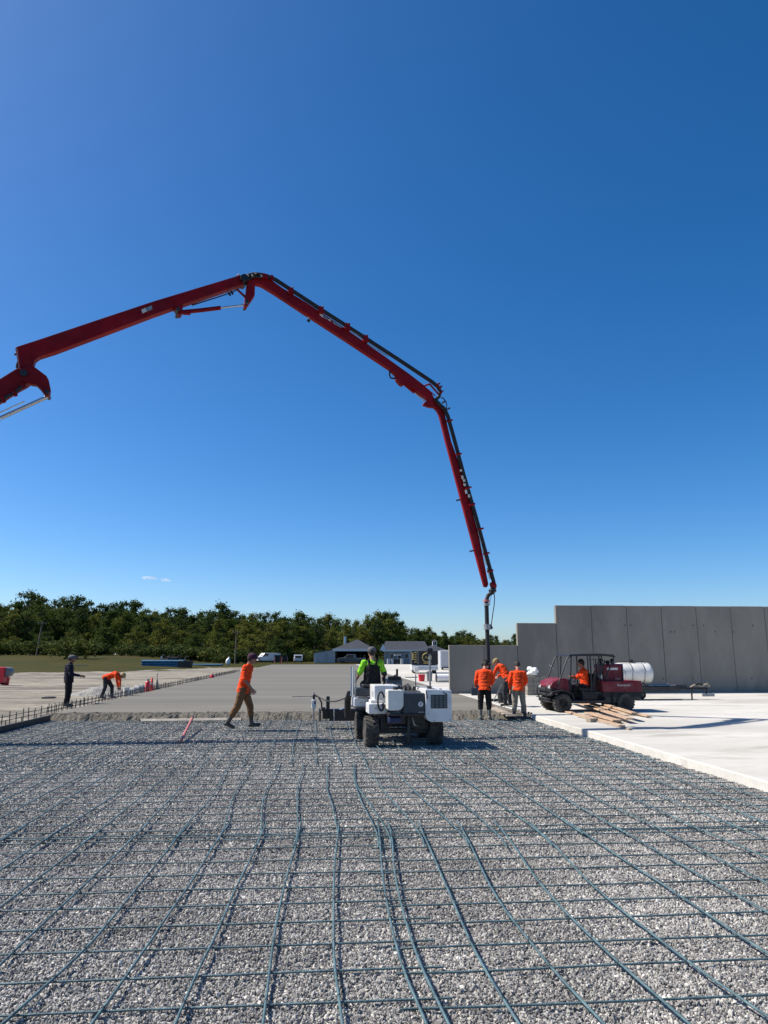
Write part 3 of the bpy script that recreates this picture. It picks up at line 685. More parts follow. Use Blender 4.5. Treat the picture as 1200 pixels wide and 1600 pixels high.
sbox('counterweight', -0.105, 0.345, -0.60, -0.2, 0.70, 1.105, M_slate, 0.014)
sbox('name_strip', 0.20, 0.33, -0.612, -0.598, 0.718, 0.735, M_galv, 0)
bm = nb(); cyl(bm, (0.255, -0.612, 0.885), (0.255, -0.598, 0.885), 0.052, n=28); bd = obj('badge', bm, M_whitepaint, scr)
bm = nb(); extr(bm, [(-0.012, -0.03), (0.0, -0.03), (0.006, -0.002), (0.018, -0.002), (0.02, 0.01), (0.008, 0.01), (0.01, 0.02), (0.024, 0.02), (0.026, 0.032), (0.0, 0.032)], lambda a, b, t: Vector((0.25 + a, t, 0.885 + b)), -0.616, -0.611); obj('badge_mark', bm, M_slate, bd)
sbox('deck_top', -0.12, 0.35, -0.15, 0.8, 1.02, 1.13, M_greyplastic, 0.02)
# rounded tank
bm = nb(); extr(bm, [(-0.43, 1.17), (-0.12, 1.17), (-0.105, 1.15), (-0.105, 0.86), (-0.15, 0.79), (-0.21, 0.765), (-0.40, 0.765), (-0.43, 0.79)], lambda a, b, t: Vector((a, t, b)), -0.62, -0.22)
tk = obj('fluid_tank', bm, M_tank, scr, bevel=0.035, seg=3)
sbox('sight_strip', -0.437, -0.427, -0.5, -0.36, 0.86, 1.13, M_magnes, 0.002, tk)
stube('tank_cap', [(-0.24, -0.42, 1.16), (-0.24, -0.42, 1.225)], 0.055, M_black, tk, 14)
sbox('tank_shelf', -0.42, 0.33, -0.62, -0.18, 0.655, 0.71, M_blackmetal); sbox('battery_tray', -0.40, -0.14, -0.58, -0.25, 0.50, 0.63, M_navy, 0.03)
bm = nb(); p_ = [(-0.52 + 0.07 * math.cos(a), -0.25 + 0.02 * math.sin(a), 0.93 + 0.19 * math.sin(a)) for a in [R(20 + q * 24) for q in range(14)]]; tube(bm, p_, 0.02, 8); obj('hose_loop', bm, M_black, scr, smooth=50)
sbox('hydraulic_box', -0.64, -0.12, -0.05, 0.72, 0.84, 1.245, M_whitepaint, 0.02); sbox('box_latch', -0.648, -0.638, 0.1, 0.2, 1.0, 1.12, M_galv, 0.002)
sbox('side_box', -0.78, -0.38, -0.24, 0.30, 0.67, 0.88, M_whitepaint, 0.02); sbox('side_box_lid', -0.72, -0.45, -0.1, 0.28, 0.875, 0.945, M_whitepaint, 0.015)
stube('box_knob', [(-0.48, -0.24, 0.855), (-0.48, -0.30, 0.855)], 0.035, M_black, n=12); stube('box_bolt', [(-0.63, -0.24, 0.78), (-0.63, -0.255, 0.78)], 0.014, M_blackmetal)
sbox('front_side_box', -0.98, -0.66, 0.85, 1.5, 0.74, 0.935, M_whitepaint, 0.02); sbox('front_box_lid', -0.90, -0.66, 0.9, 1.45, 0.93, 1.0, M_whitepaint, 0.015); stube('box_bolt', [(-0.82, 0.85, 0.84), (-0.82, 0.835, 0.84)], 0.012, M_blackmetal)
sbox('floor_plate', -0.95, 0.3, 0.75, 1.7, 0.70, 0.735, M_blackmetal); sbox('seat_base', -0.96, -0.30, 0.70, 1.15, 0.98, 1.16, M_slate, 0.03); sbox('seat', -0.80, -0.32, 0.72, 1.15, 1.165, 1.235, M_black, 0.03)
stube('hand_rail', [(-0.99, 1.0, 0.95), (-0.99, 1.0, 1.60), (-0.99, 1.4, 1.60), (-0.99, 1.4, 0.95)], 0.02, M_whitepaint); stube('hand_rail', [(-0.95, 0.85, 0.95), (-0.95, 0.85, 1.55)], 0.018, M_galv)
stube('side_arm', [(-1.0, 1.6, 1.0), (-1.04, 1.75, 0.85), (-1.04, 1.8, 0.45)], 0.08, M_blackmetal)
# controls beside the operator
sbox('control_console', -0.22, 0.14, 0.95, 1.45, 1.06, 1.34, M_greyplastic, 0.06); sbox('console_panel', -0.18, 0.10, 0.9, 1.1, 1.32, 1.40, M_black, 0.02)
stube('control_stick', [(-0.28, 0.95, 1.05), (-0.28, 0.97, 1.42)], 0.028, M_black); bm = nb(); ell(bm, (-0.28, 0.97, 1.46), (0.065, 0.06, 0.055)); obj('stick_grip', bm, M_black, scr, smooth=60)
stube('control_post', [(0.05, 1.2, 1.3), (0.05, 1.2, 1.56)], 0.026, M_black); stube('control_arm', [(-0.2, 1.2, 1.25), (0.0, 1.15, 1.42), (0.15, 1.1, 1.30)], 0.022, M_black)
rs = random.Random(3)
for q in range(9):
    x0 = rs.uniform(-0.3, 0.2); stube('hydraulic_hose', [(x0, 0.9, 1.12), (x0 + rs.uniform(-.1, .1), 0.55, 1.20 + rs.uniform(0, .06)), (x0 + rs.uniform(-.12, .12), 0.1, 1.17), (x0 + rs.uniform(0, .2), -0.2, 1.10)], 0.016, M_black)
for q in range(4): stube('valve', [(-0.05 + q * 0.09, -0.05, 1.13), (-0.05 + q * 0.09, -0.05, 1.22)], 0.025, M_blackmetal)
stube('wand', [(0.30, 0.3, 1.21), (0.44, -0.3, 1.22)], 0.018, M_galv); stube('wand', [(0.26, 0.0, 1.16), (0.36, 0.5, 1.45)], 0.012, M_blackmetal)
# telescopic boom and screed head
sbox('telescopic_boom', -0.20, 0.20, 1.6, 3.55, 0.62, 0.86, M_whitepaint, 0.015); sbox('boom_carriage', -0.35, 0.35, 3.45, 3.8, 0.35, 0.8, M_blackmetal, 0.02)
hd = sbox('screed_head', -1.50, 1.72, 3.7, 3.95, 0.25, 0.49, M_blackmetal, 0.015)
sbox('plough_blade', -1.34, 1.70, 3.62, 3.66, 0.20, 0.46, M_blackmetal, 0.008, hd); sbox('end_plate', -1.60, -1.56, 3.55, 4.0, 0.20, 0.50, M_blackmetal, 0.01, hd); sbox('head_bracket', -1.42, -1.33, 3.66, 3.8, 0.46, 0.82, M_blackmetal, 0.02, hd); sbox('head_bracket', -1.54, -1.44, 3.66, 3.8, 0.44, 0.54, M_blackmetal, 0.01, hd)
stube('blade_stay', [(-1.22, 3.6, 0.50), (-1.22, 3.6, 0.18)], 0.02, M_galv, hd)
stube('mast', [(-1.74, 3.8, 0.14), (-1.74, 3.8, 0.92)], 0.02, M_galv, hd); sbox('laser_receiver', -1.80, -1.68, 3.74, 3.86, 0.50, 0.74, M_whitepaint, 0.03, hd); sbox('receiver_window', -1.73, -1.69, 3.73, 3.76, 0.62, 0.70, M_black, 0.004, hd); sbox('mast_clamp', -1.77, -1.71, 3.76, 3.84, 0.74, 0.86, M_blackmetal, 0.01, hd)
stube('signal_cable', [(-1.74, 3.8, 0.88)] + [(-1.74 + 0.75 * t, 3.8 - 1.9 * t, 0.88 - 0.16 * math.sin(math.pi * t) + 0.04 * t) for t in (0.15, 0.3, 0.45, 0.6, 0.75, 0.9, 1.0)], 0.016, M_black, hd); stube('signal_cable', [(-1.73, 3.8, 0.84), (-1.62, 3.78, 0.80), (-1.54, 3.76, 0.66), (-1.53, 3.75, 0.49)], 0.02, M_black, hd)
stube('grade_rod', [(-2.3, 3.8, 0.815), (-1.76, 3.8, 0.815)], 0.012, M_galv, hd)
stube('mast', [(1.36, 3.8, 0.4), (1.36, 3.8, 1.92)], 0.028, M_galv, hd); sbox('laser_receiver', 1.28, 1.44, 3.74, 3.86, 1.90, 2.06, M_blackmetal, 0.03, hd)
for x in (-1.2, 1.2): stube('lift_cylinder', [(x * 0.25, 3.6, 0.75), (x, 3.75, 0.42)], 0.03, M_steel, hd)

# ------------------------------------------------------------------ utility vehicle (x forward, y to its left which faces the camera, z up)
pf, pr = gp(879, 1113, ZS), gp(977, 1112, ZS)
dirv = (pf - pr).normalized(); WB = (pf - pr).length
left = Vector((-dirv.y, dirv.x, 0))
uc = (pf + pr) / 2 - left * 0.56
utv = empty('utility_vehicle', tuple(uc), math.atan2(dirv.y, dirv.x), 'maroon utility vehicle with black roll cage and short cargo bed facing left', 'utility vehicle')
hb = WB / 2
def ubox(name, x0, x1, y0, y1, z0, z1, m, bevel=0.015, parent=utv):
    bm = nb(); box(bm, x0, x1, y0, y1, z0, z1); return obj(name, bm, m, parent, bevel=bevel)
def utube(name, pts, r, m, parent=utv, n=8):
    bm = nb(); tube(bm, pts, r, n); return obj(name, bm, m, parent, smooth=50)
def uside(name, poly, y0, y1, m, bevel=0.02, parent=utv):
    bm = nb(); extr(bm, poly, lambda a, b, t: Vector((a, t, b)), y0, y1); return obj(name, bm, m, parent, bevel=bevel)
for x in (hb, -hb):
    for y in (0.56, -0.56): wheel(utv, (x, y, 0.28), 0.28, 0.25, axis='Y', rimr=0.5, rim=M_blackmetal, lugs=20)
uside('floor_pan', [(1.30, 0.28), (1.30, 0.4), (0.75, 0.42), (0.72, 0.36), (-0.35, 0.36), (-0.35, 0.5), (-1.5, 0.5), (-1.5, 0.36), (-0.6, 0.26), (0.6, 0.26)], -0.62, 0.62, M_blackmetal)
hood = uside('hood', [(1.34, 0.72), (1.36, 0.79), (1.28, 0.90), (1.12, 0.98), (0.95, 1.02), (0.78, 1.0), (0.74, 0.62), (0.8, 0.60), (1.15, 0.66)], -0.55, 0.55, M_maroon, 0.05)
uside('front_fascia', [(1.36, 0.46), (1.37, 0.73), (1.2, 0.68), (0.72, 0.62), (0.7, 0.45), (1.0, 0.62), (1.28, 0.5)], -0.58, 0.58, M_black, 0.03)
for y in (0.42, -0.42): ubox('headlight', 1.24, 1.372, y - 0.09, y + 0.09, 0.70, 0.80, M_whitepaint, 0.02)
for y in (0.62, -0.5):
    uside('fender', [(1.40, 0.52), (1.34, 0.62), (1.0, 0.68), (0.70, 0.60), (0.62, 0.40), (0.67, 0.40), (0.75, 0.56), (1.0, 0.63), (1.3, 0.57), (1.36, 0.5)], y - 0.12, y + 0.04, M_black, 0.01)
bgd = empty('brush_guard', (0, 0, 0)); bgd.parent = utv; 
utube('guard_tube', [(1.36, 0.4, 0.38), (1.46, 0.4, 0.5), (1.46, 0.4, 0.72), (1.36, 0.4, 0.82)], 0.02, M_blackmetal, bgd); utube('guard_tube', [(1.36, -0.4, 0.38), (1.46, -0.4, 0.5), (1.46, -0.4, 0.72), (1.36, -0.4, 0.82)], 0.02, M_blackmetal, bgd)
for z in (0.42, 0.55, 0.70): utube('guard_tube', [(1.455, -0.48, z), (1.455, 0.48, z)], 0.018, M_blackmetal, bgd)
ubox('bumper', 1.30, 1.40, -0.5, 0.5, 0.30, 0.42, M_blackmetal, 0.02)
ubox('dashboard', 0.66, 0.78, -0.55, 0.55, 0.62, 1.0, M_black, 0.04)
bm = nb(); ring = [(0.52 + 0.09 * math.sin(a) * 0.5, 0.27 + 0.17 * math.cos(a), 1.04 + 0.15 * math.sin(a)) for a in [2 * math.pi * q / 20 for q in range(21)]]; tube(bm, ring, 0.016, 8, False); sw = obj('steering_wheel', bm, M_black, utv, smooth=60); utube('steering_column', [(0.72, 0.27, 0.9), (0.53, 0.27, 1.04)], 0.025, M_blackmetal)
utube('spoke', [(0.52, 0.12, 1.04), (0.52, 0.42, 1.04)], 0.012, M_black, sw)
ubox('seat_box', -0.12, 0.35, -0.58, 0.58, 0.36, 0.62, M_black, 0.03); ubox('seat_cushion', -0.1, 0.40, -0.55, 0.55, 0.62, 0.72, M_black, 0.04); uside('seat_back', [(-0.08, 0.7), (0.04, 0.7), (-0.05, 1.15), (-0.14, 1.15)], -0.55, 0.55, M_black, 0.03)
# roll cage
cage = empty('roll_cage', (0, 0, 0)); cage.parent = utv
for y in (0.55, -0.55):
    utube('cage_tube', [(1.14, y, 0.74), (0.78, y, 1.60), (0.70, y, 1.68), (0.60, y, 1.71), (-0.62, y, 1.72), (-0.74, y, 1.68), (-0.72, y, 1.55), (-0.42, y, 1.0)], 0.024, M_blackmetal, cage)
    utube('cage_tube', [(0.05, y, 0.5), (0.03, y, 1.71)], 0.024, M_blackmetal, cage)
    utube('cage_tube', [(-0.20, y, 0.9), (-0.33, y, 1.25), (-0.34, y, 1.70)], 0.02, M_blackmetal, cage)
    utube('cage_tube', [(0.66, y * 0.8, 0.95), (0.60, y * 0.8, 1.70)], 0.022, M_blackmetal, cage)
for x in (0.7, 0.03, -0.7): utube('cage_tube', [(x, -0.55, 1.70), (x, 0.55, 1.70)], 0.022, M_blackmetal, cage)
for y in (0.50, 0.28): utube('screen_tube', [(0.0, y, 0.92), (0.0, y, 1.58), (-0.26, y, 1.58), (-0.28, y, 0.95)], 0.018, M_blackmetal, cage)
uside('roof', [(0.72, 1.715), (0.66, 1.74), (0.0, 1.765), (-0.3, 1.762), (-0.72, 1.74), (-0.80, 1.66), (-0.76, 1.66), (-0.70, 1.70), (-0.3, 1.735), (0.66, 1.715)], -0.58, 0.58, M_blackmetal, 0.006)
utube('mirror_arm', [(0.80, -0.55, 1.28), (0.95, -0.60, 1.40)], 0.016, M_whitepaint)
# bed
bed = ubox('bed_floor', -1.55, -0.30, -0.62, 0.62, 0.56, 0.60, M_blackmetal)
for y in (0.60, -0.64): ubox('bed_side', -1.54, -0.28, y, y + 0.04, 0.60, 0.93, M_maroon, 0.012, bed); ubox('bed_rib', -1.52, -0.30, y + (0.041 if y > 0 else -0.02), y + (0.05 if y > 0 else -0.001), 0.86, 0.90, M_maroon, 0.004, bed)
ubox('tailgate', -1.58, -1.54, -0.60, 0.60, 0.60, 0.93, M_maroon, 0.012, bed); ubox('headboard', -0.31, -0.28, -0.60, 0.60, 0.60, 1.0, M_maroon, 0.01, bed)
ubox('bed_skirt', -1.56, -0.28, 0.56, 0.625, 0.44, 0.58, M_black, 0.02, bed)
for q in range(6): utube('spring_coil', [(-0.55, 0.61, 0.2 + q * 0.065), (-0.60, 0.66, 0.22 + q * 0.065)], 0.03, M_black)
fc = bpy.data.curves.new('bed_lettering', 'FONT'); fc.body = 'Kawasaki'; fc.size = 0.115; fc.extrude = 0.002; fc.align_x = 'CENTER'
fo = bpy.data.objects.new('tmp_font', fc); COL.objects.link(fo); dg = bpy.context.evaluated_depsgraph_get(); fm = bpy.data.meshes.new_from_object(fo.evaluated_get(dg)); bpy.data.objects.remove(fo)
fm.materials.clear(); fm.materials.append(M_magnes); ft = link('lettering', fm, bed); ft.location = (-0.98, 0.645, 0.77); ft.rotation_euler = (R(90), 0, R(180))
# pump set standing in the bed
gen = empty('pump_set', tuple(utv.matrix_basis @ Vector((-0.72, 0.05, 0.60))), utv.rotation_euler.z, 'maroon boxy engine set with black hoses standing in the vehicle bed', 'engine set')
bm = nb(); box(bm, -0.34, 0.28, -0.35, 0.35, 0.25, 0.83); gb = obj('housing', bm, M_maroon, gen, bevel=0.03)
bm = nb(); box(bm, -0.38, -0.345, -0.36, 0.36, 0.22, 0.85); obj('end_frame', bm, M_navy, gen, bevel=0.01)
bm = nb(); box(bm, -0.2, 0.16, 0.351, 0.357, 0.66, 0.73); obj('decal', bm, M_magnes, gb); bm = nb(); box(bm, -0.25, -0.1, 0.351, 0.357, 0.35, 0.42); obj('decal', bm, M_pinkbar, gb)
bm = nb(); box(bm, -0.4, 0.4, -0.4, 0.4, 0.0, 0.24); obj('skid_base', bm, M_blackmetal, gen, bevel=0.02)
for (x, z) in ((0.27, 0.95), (0.05, 0.9), (-0.1, 0.95)):
    bm = nb(); cyl(bm, (x, 0.2, 0.80), (x, 0.2, z), 0.05, n=10); ell(bm, (x, 0.2, z), (0.07, 0.07, 0.06)); obj('air_filter', bm, M_black, gen, smooth=50)
bm = nb(); tube(bm, [(0.3, 0.36, 0.5), (0.33, 0.42, 0.75), (0.24, 0.42, 0.92), (0.2, 0.3, 0.95)], 0.02, 8); obj('hose', bm, M_black, gen, smooth=50)
bm = nb(); tube(bm, [(0.36, 0.3, 0.25), (0.36, 0.3, 0.52)], 0.06, 12); obj('filter_bowl', bm, M_tank, gen, smooth=40)

# ------------------------------------------------------------------ tank trailer behind the utility vehicle (tongue to the right)
tp = gp(1012, 1094, ZS)
trl = empty('tank_trailer', tuple(tp), -0.02, 'white round poly tank on a low black trailer in front of the wall', 'trailer')
kk = F / (tp - Vector((0, 0, H))).length
def tx(px): return (px - 1012) / kk
def tz(py): return (1094 - py) / kk
def tt(name, pts, r, m, parent=trl, n=8):
    bm = nb(); tube(bm, pts, r, n); return obj(name, bm, m, parent, smooth=50)
def tb(name, x0, x1, y0, y1, z0, z1, m, bevel=0.01, parent=trl):
    bm = nb(); box(bm, x0, x1, y0, y1, z0, z1); return obj(name, bm, m, parent, bevel=bevel)
zc = tz(1057); rt = 0.41
bm = nb(); lathe(bm, [(0.02, tx(968)), (rt * 0.75, tx(968) + 0.02), (rt * 0.95, tx(970) + 0.08), (rt, tx(974) + .1), (rt, tx(990)), (rt * 0.985, tx(991)), (rt * 0.985, tx(993)), (rt, tx(994)), (rt, tx(1008)), (rt * 0.985, tx(1009)), (rt * 0.985, tx(1011)), (rt, tx(1012)), (rt, tx(1019)), (rt * 0.95, tx(1022)), (rt * 0.75, tx(1024)), (0.02, tx(1024.5))], Matrix.Translation((0, 0.35, zc)) @ Matrix.Rotation(R(90), 4, 'Y'), 32)
tnk = obj('tank', bm, M_tank, trl, smooth=50)
for px in (992, 1010):
    bm = nb(); ring = [(tx(px), 0.35 + (rt + 0.006) * math.cos(a), zc + (rt + 0.006) * math.sin(a)) for a in [2 * math.pi * q / 28 for q in range(29)]]; tube(bm, ring, 0.018, 6, False); obj('tank_strap', bm, M_galv, tnk, smooth=60)
tt('tank_lid', [(tx(996), 0.35, zc + rt - .02), (tx(996), 0.35, zc + rt + 0.12)], 0.09, M_black, tnk, 14); tt('tank_rail', [(tx(974), 0.2, zc + rt), (tx(975), 0.2, zc + rt + 0.04), (tx(1014), 0.2, zc + rt + 0.04), (tx(1015), 0.2, zc + rt - 0.02)], 0.012, M_blackmetal, tnk)
tt('tank_hose', [(tx(975), -0.05, zc + 0.2), (tx(980), -0.1, zc + 0.1), (tx(979), -0.1, zc - 0.12), (tx(974), -0.06, zc - 0.2)], 0.022, M_galv, tnk)
tb('trailer_frame', tx(968), tx(1060), -0.05, 0.02, tz(1082), tz(1075), M_blackmetal); tb('trailer_frame', tx(968), tx(1060), 0.72, 0.79, tz(1082), tz(1075), M_blackmetal); tb('trailer_deck', tx(968), tx(1056), 0.02, 0.72, tz(1078), tz(1075), M_blackmetal)
tt('tongue', [(tx(1055), 0.0, tz(1078)), (tx(1108), 0.36, tz(1079))], 0.045, M_blackmetal, n=6); tt('tongue', [(tx(1055), 0.75, tz(1078)), (tx(1108), 0.38, tz(1079))], 0.045, M_blackmetal, n=6); tb('coupler', tx(1100), tx(1118), 0.33, 0.41, tz(1090), tz(1086), M_galv)
tt('coupler_arm', [(tx(1108), 0.37, tz(1079)), (tx(1106), 0.37, tz(1088))], 0.03, M_blackmetal)
tt('jack', [(tx(1083), 0.3, tz(1076)), (tx(1083), 0.3, 0.0)], 0.032, M_blackmetal)
for y in (-0.1, 0.85): wheel(trl, (tx(985), y, 0.26), 0.26, 0.16, axis='Y', rimr=0.55, rim=M_galv, lugs=0)
wheel(trl, (tx(1013), 0.6, 0.17), 0.17, 0.12, axis='Y', rimr=0.5, rim=M_galv, lugs=0)
tb('fender', tx(975), tx(997), -0.2, -0.06, 0.52, 0.56, M_blackmetal)
tt('steel_pipe', [(tx(1012), 0.2, tz(1073.5)), (tx(1050), 0.3, tz(1072.5))], 0.03, M_galv); tt('steel_pipe', [(tx(1016), 0.1, tz(1074)), (tx(1057), 0.12, tz(1074))], 0.028, M_galv); tb('tool_box', tx(1052), tx(1073), 0.1, 0.5, tz(1079), tz(1073), M_blackmetal, 0.02)
bm = nb(); tube(bm, [(tx(1082), 0.3, tz(1077)), (tx(1090), 0.36, tz(1074)), (tx(1100), 0.36, tz(1075.5)), (tx(1108), 0.36, tz(1072.5)), (tx(1112), 0.36, tz(1076))], 0.05, 8); obj('canvas_bundle', bm, M_oldwood, trl, smooth=60)
bm = nb(); tube(bm, [(tx(1090), 0.3, tz(1073)), (tx(1096), 0.33, tz(1071.5)), (tx(1102), 0.36, tz(1074))], 0.035, 8); obj('hitch_chain', bm, M_black, trl, smooth=60)

# ------------------------------------------------------------------ people
M_skin = mat('skin', (0.42, 0.22, 0.15), rough=0.55, var=0.12, scale=14)
M_skin2 = mat('tanned_skin', (0.24, 0.115, 0.075), rough=0.55, var=0.12, scale=14)
M_hair = mat('dark_hair', (0.018, 0.013, 0.010), rough=0.7, var=0.4, scale=40, bump=0.4, bscale=90)
M_hairlight = mat('sandy_hair', (0.20, 0.13, 0.075), rough=0.7, var=0.3, scale=40, bump=0.4, bscale=90)
def cloth(name, col, var=0.16, col2=None): return mat(name, col, rough=0.88, var=var, scale=5, bump=0.35, bscale=16, spec=0.2, col2=col2)
M_navycloth = cloth('navy_hoodie', (0.012, 0.014, 0.026)); M_blackcloth = cloth('black_cloth', (0.012, 0.012, 0.013)); M_darkgrey = cloth('charcoal_cloth', (0.035, 0.036, 0.04))
M_brown = cloth('brown_duck_cloth', (0.16, 0.085, 0.04), 0.25); M_khaki = cloth('muddy_khaki', (0.20, 0.18, 0.145), 0.25); M_lime = cloth('lime_cloth', (0.22, 0.56, 0.03)); M_straw = cloth('straw_cap', (0.34, 0.26, 0.11))
M_boot = mat('rubber_boot', (0.022, 0.022, 0.022), rough=0.6, var=0.3, scale=8, col2=(0.07, 0.066, 0.06)); M_muddy = mat('muddy_boot', (0.15, 0.145, 0.13), rough=0.8, var=0.35, scale=9)
M_purple = cloth('plum_cap', (0.06, 0.02, 0.045)); M_cap = cloth('grey_cap', (0.10, 0.10, 0.11))
def orange_mat(name, cz=None, cy=None):
    m = cloth(name, (0.78, 0.055, 0.008), 0.22, (0.88, 0.080, 0.014))
    if cz is None: return m
    nt = m.node_tree; b = nt.nodes['Principled BSDF']; src = b.inputs['Base Color'].links[0].from_socket
    tc = nt.nodes.new('ShaderNodeTexCoord'); sp = nt.nodes.new('ShaderNodeSeparateXYZ'); nt.links.new(tc.outputs['Object'], sp.inputs[0])
    def mth(op, a, b_=None):
        n = nt.nodes.new('ShaderNodeMath'); n.operation = op
        for i, v in enumerate((a, b_)):
            if v is None: continue
            if isinstance(v, (int, float)): n.inputs[i].default_value = v
            else: nt.links.new(v, n.inputs[i])
        return n.outputs[0]
    x, y, z = sp.outputs[0], sp.outputs[1], mth('SUBTRACT', sp.outputs[2], cz)
    r = mth('SQRT', mth('ADD', mth('MULTIPLY', x, x), mth('MULTIPLY', z, z)))
    ring = mth('LESS_THAN', mth('ABSOLUTE', mth('SUBTRACT', r, 0.095)), 0.011)
    inner = mth('MULTIPLY', mth('LESS_THAN', r, 0.085), mth('LESS_THAN', mth('ABSOLUTE', mth('SINE', mth('MULTIPLY', mth('ADD', x, z), 70.0))), 0.45))
    bars = mth('MULTIPLY', mth('LESS_THAN', mth('ABSOLUTE', mth('ADD', z, 0.16)), 0.022), mth('LESS_THAN', mth('ABSOLUTE', x), 0.10))
    mask = mth('MULTIPLY', mth('MAXIMUM', mth('MAXIMUM', ring, mth('MULTIPLY', inner, 0.7)), bars), mth('LESS_THAN', y, cy))
    mx = nt.nodes.new('ShaderNodeMix'); mx.data_type = 'RGBA'
    nt.links.new(mth('MULTIPLY', mask, 0.8), mx.inputs[0]); nt.links.new(src, mx.inputs[6]); mx.inputs[7].default_value = (0.12, 0.025, 0.01, 1)
    nt.links.new(mx.outputs[2], b.inputs['Base Color'])
    return m
M_orange = orange_mat('safety_orange')
M_orangeprint = orange_mat('safety_orange_printed', 1.25, 0.06)

def cap_(bm, p0, r0, p1, r1, n=10):
    p0, p1 = Vector(p0), Vector(p1); tube(bm, [p0, p1], [r0, r1], n)
    for p, r in ((p0, r0), (p1, r1)): bmesh.ops.create_icosphere(bm, subdivisions=2, radius=r, matrix=Matrix.Translation(p))
def shrink(name, bm, m, parent, voxel, it=3, fold=0.0, seed=0, dec=None):
    """fuse overlapping shapes into one continuous surface"""
    me = bpy.data.meshes.new('tmp'); bm.to_mesh(me); bm.free()
    o = bpy.data.objects.new('tmp', me); COL.objects.link(o)
    r = o.modifiers.new('r', 'REMESH'); r.mode = 'VOXEL'; r.voxel_size = voxel
    s = o.modifiers.new('s', 'SMOOTH'); s.factor = 0.5; s.iterations = it
    if dec: d = o.modifiers.new('d', 'DECIMATE'); d.ratio = dec
    dg = bpy.context.evaluated_depsgraph_get()
    res = bpy.data.meshes.new_from_object(o.evaluated_get(dg)); bpy.data.objects.remove(o)
    res.name = name
    if fold:
        res.update()
        ns = [v.normal.copy() for v in res.vertices]
        for v, n_ in zip(res.vertices, ns):
            q = v.co
            v.co = q + n_ * fold * (noise.noise(Vector((q.x * 9, q.y * 9, q.z * 16 + seed))) + 0.6 * noise.noise(Vector((q.x * 22, q.y * 22, q.z * 30 + seed))))
    res.materials.clear(); res.materials.append(m); res.shade_smooth()
    return link(name, res, parent)
def torso(bm, a, b, lat, w0, w1, d0, d1, t0=0.0, t1=1.0, n=7):
    a, b = Vector(a), Vector(b); up = (b - a).normalized(); lat = Vector(lat); lat = (lat - up * lat.dot(up)).normalized(); fw = up.cross(lat)
    M = Matrix((lat, fw, up)).transposed()
    for k in range(n):
        t = t0 + (t1 - t0) * k / (n - 1)
        ell(bm, a.lerp(b, t), (w0 + (w1 - w0) * t, d0 + (d1 - d0) * t, 0.10), M, 16, 10)
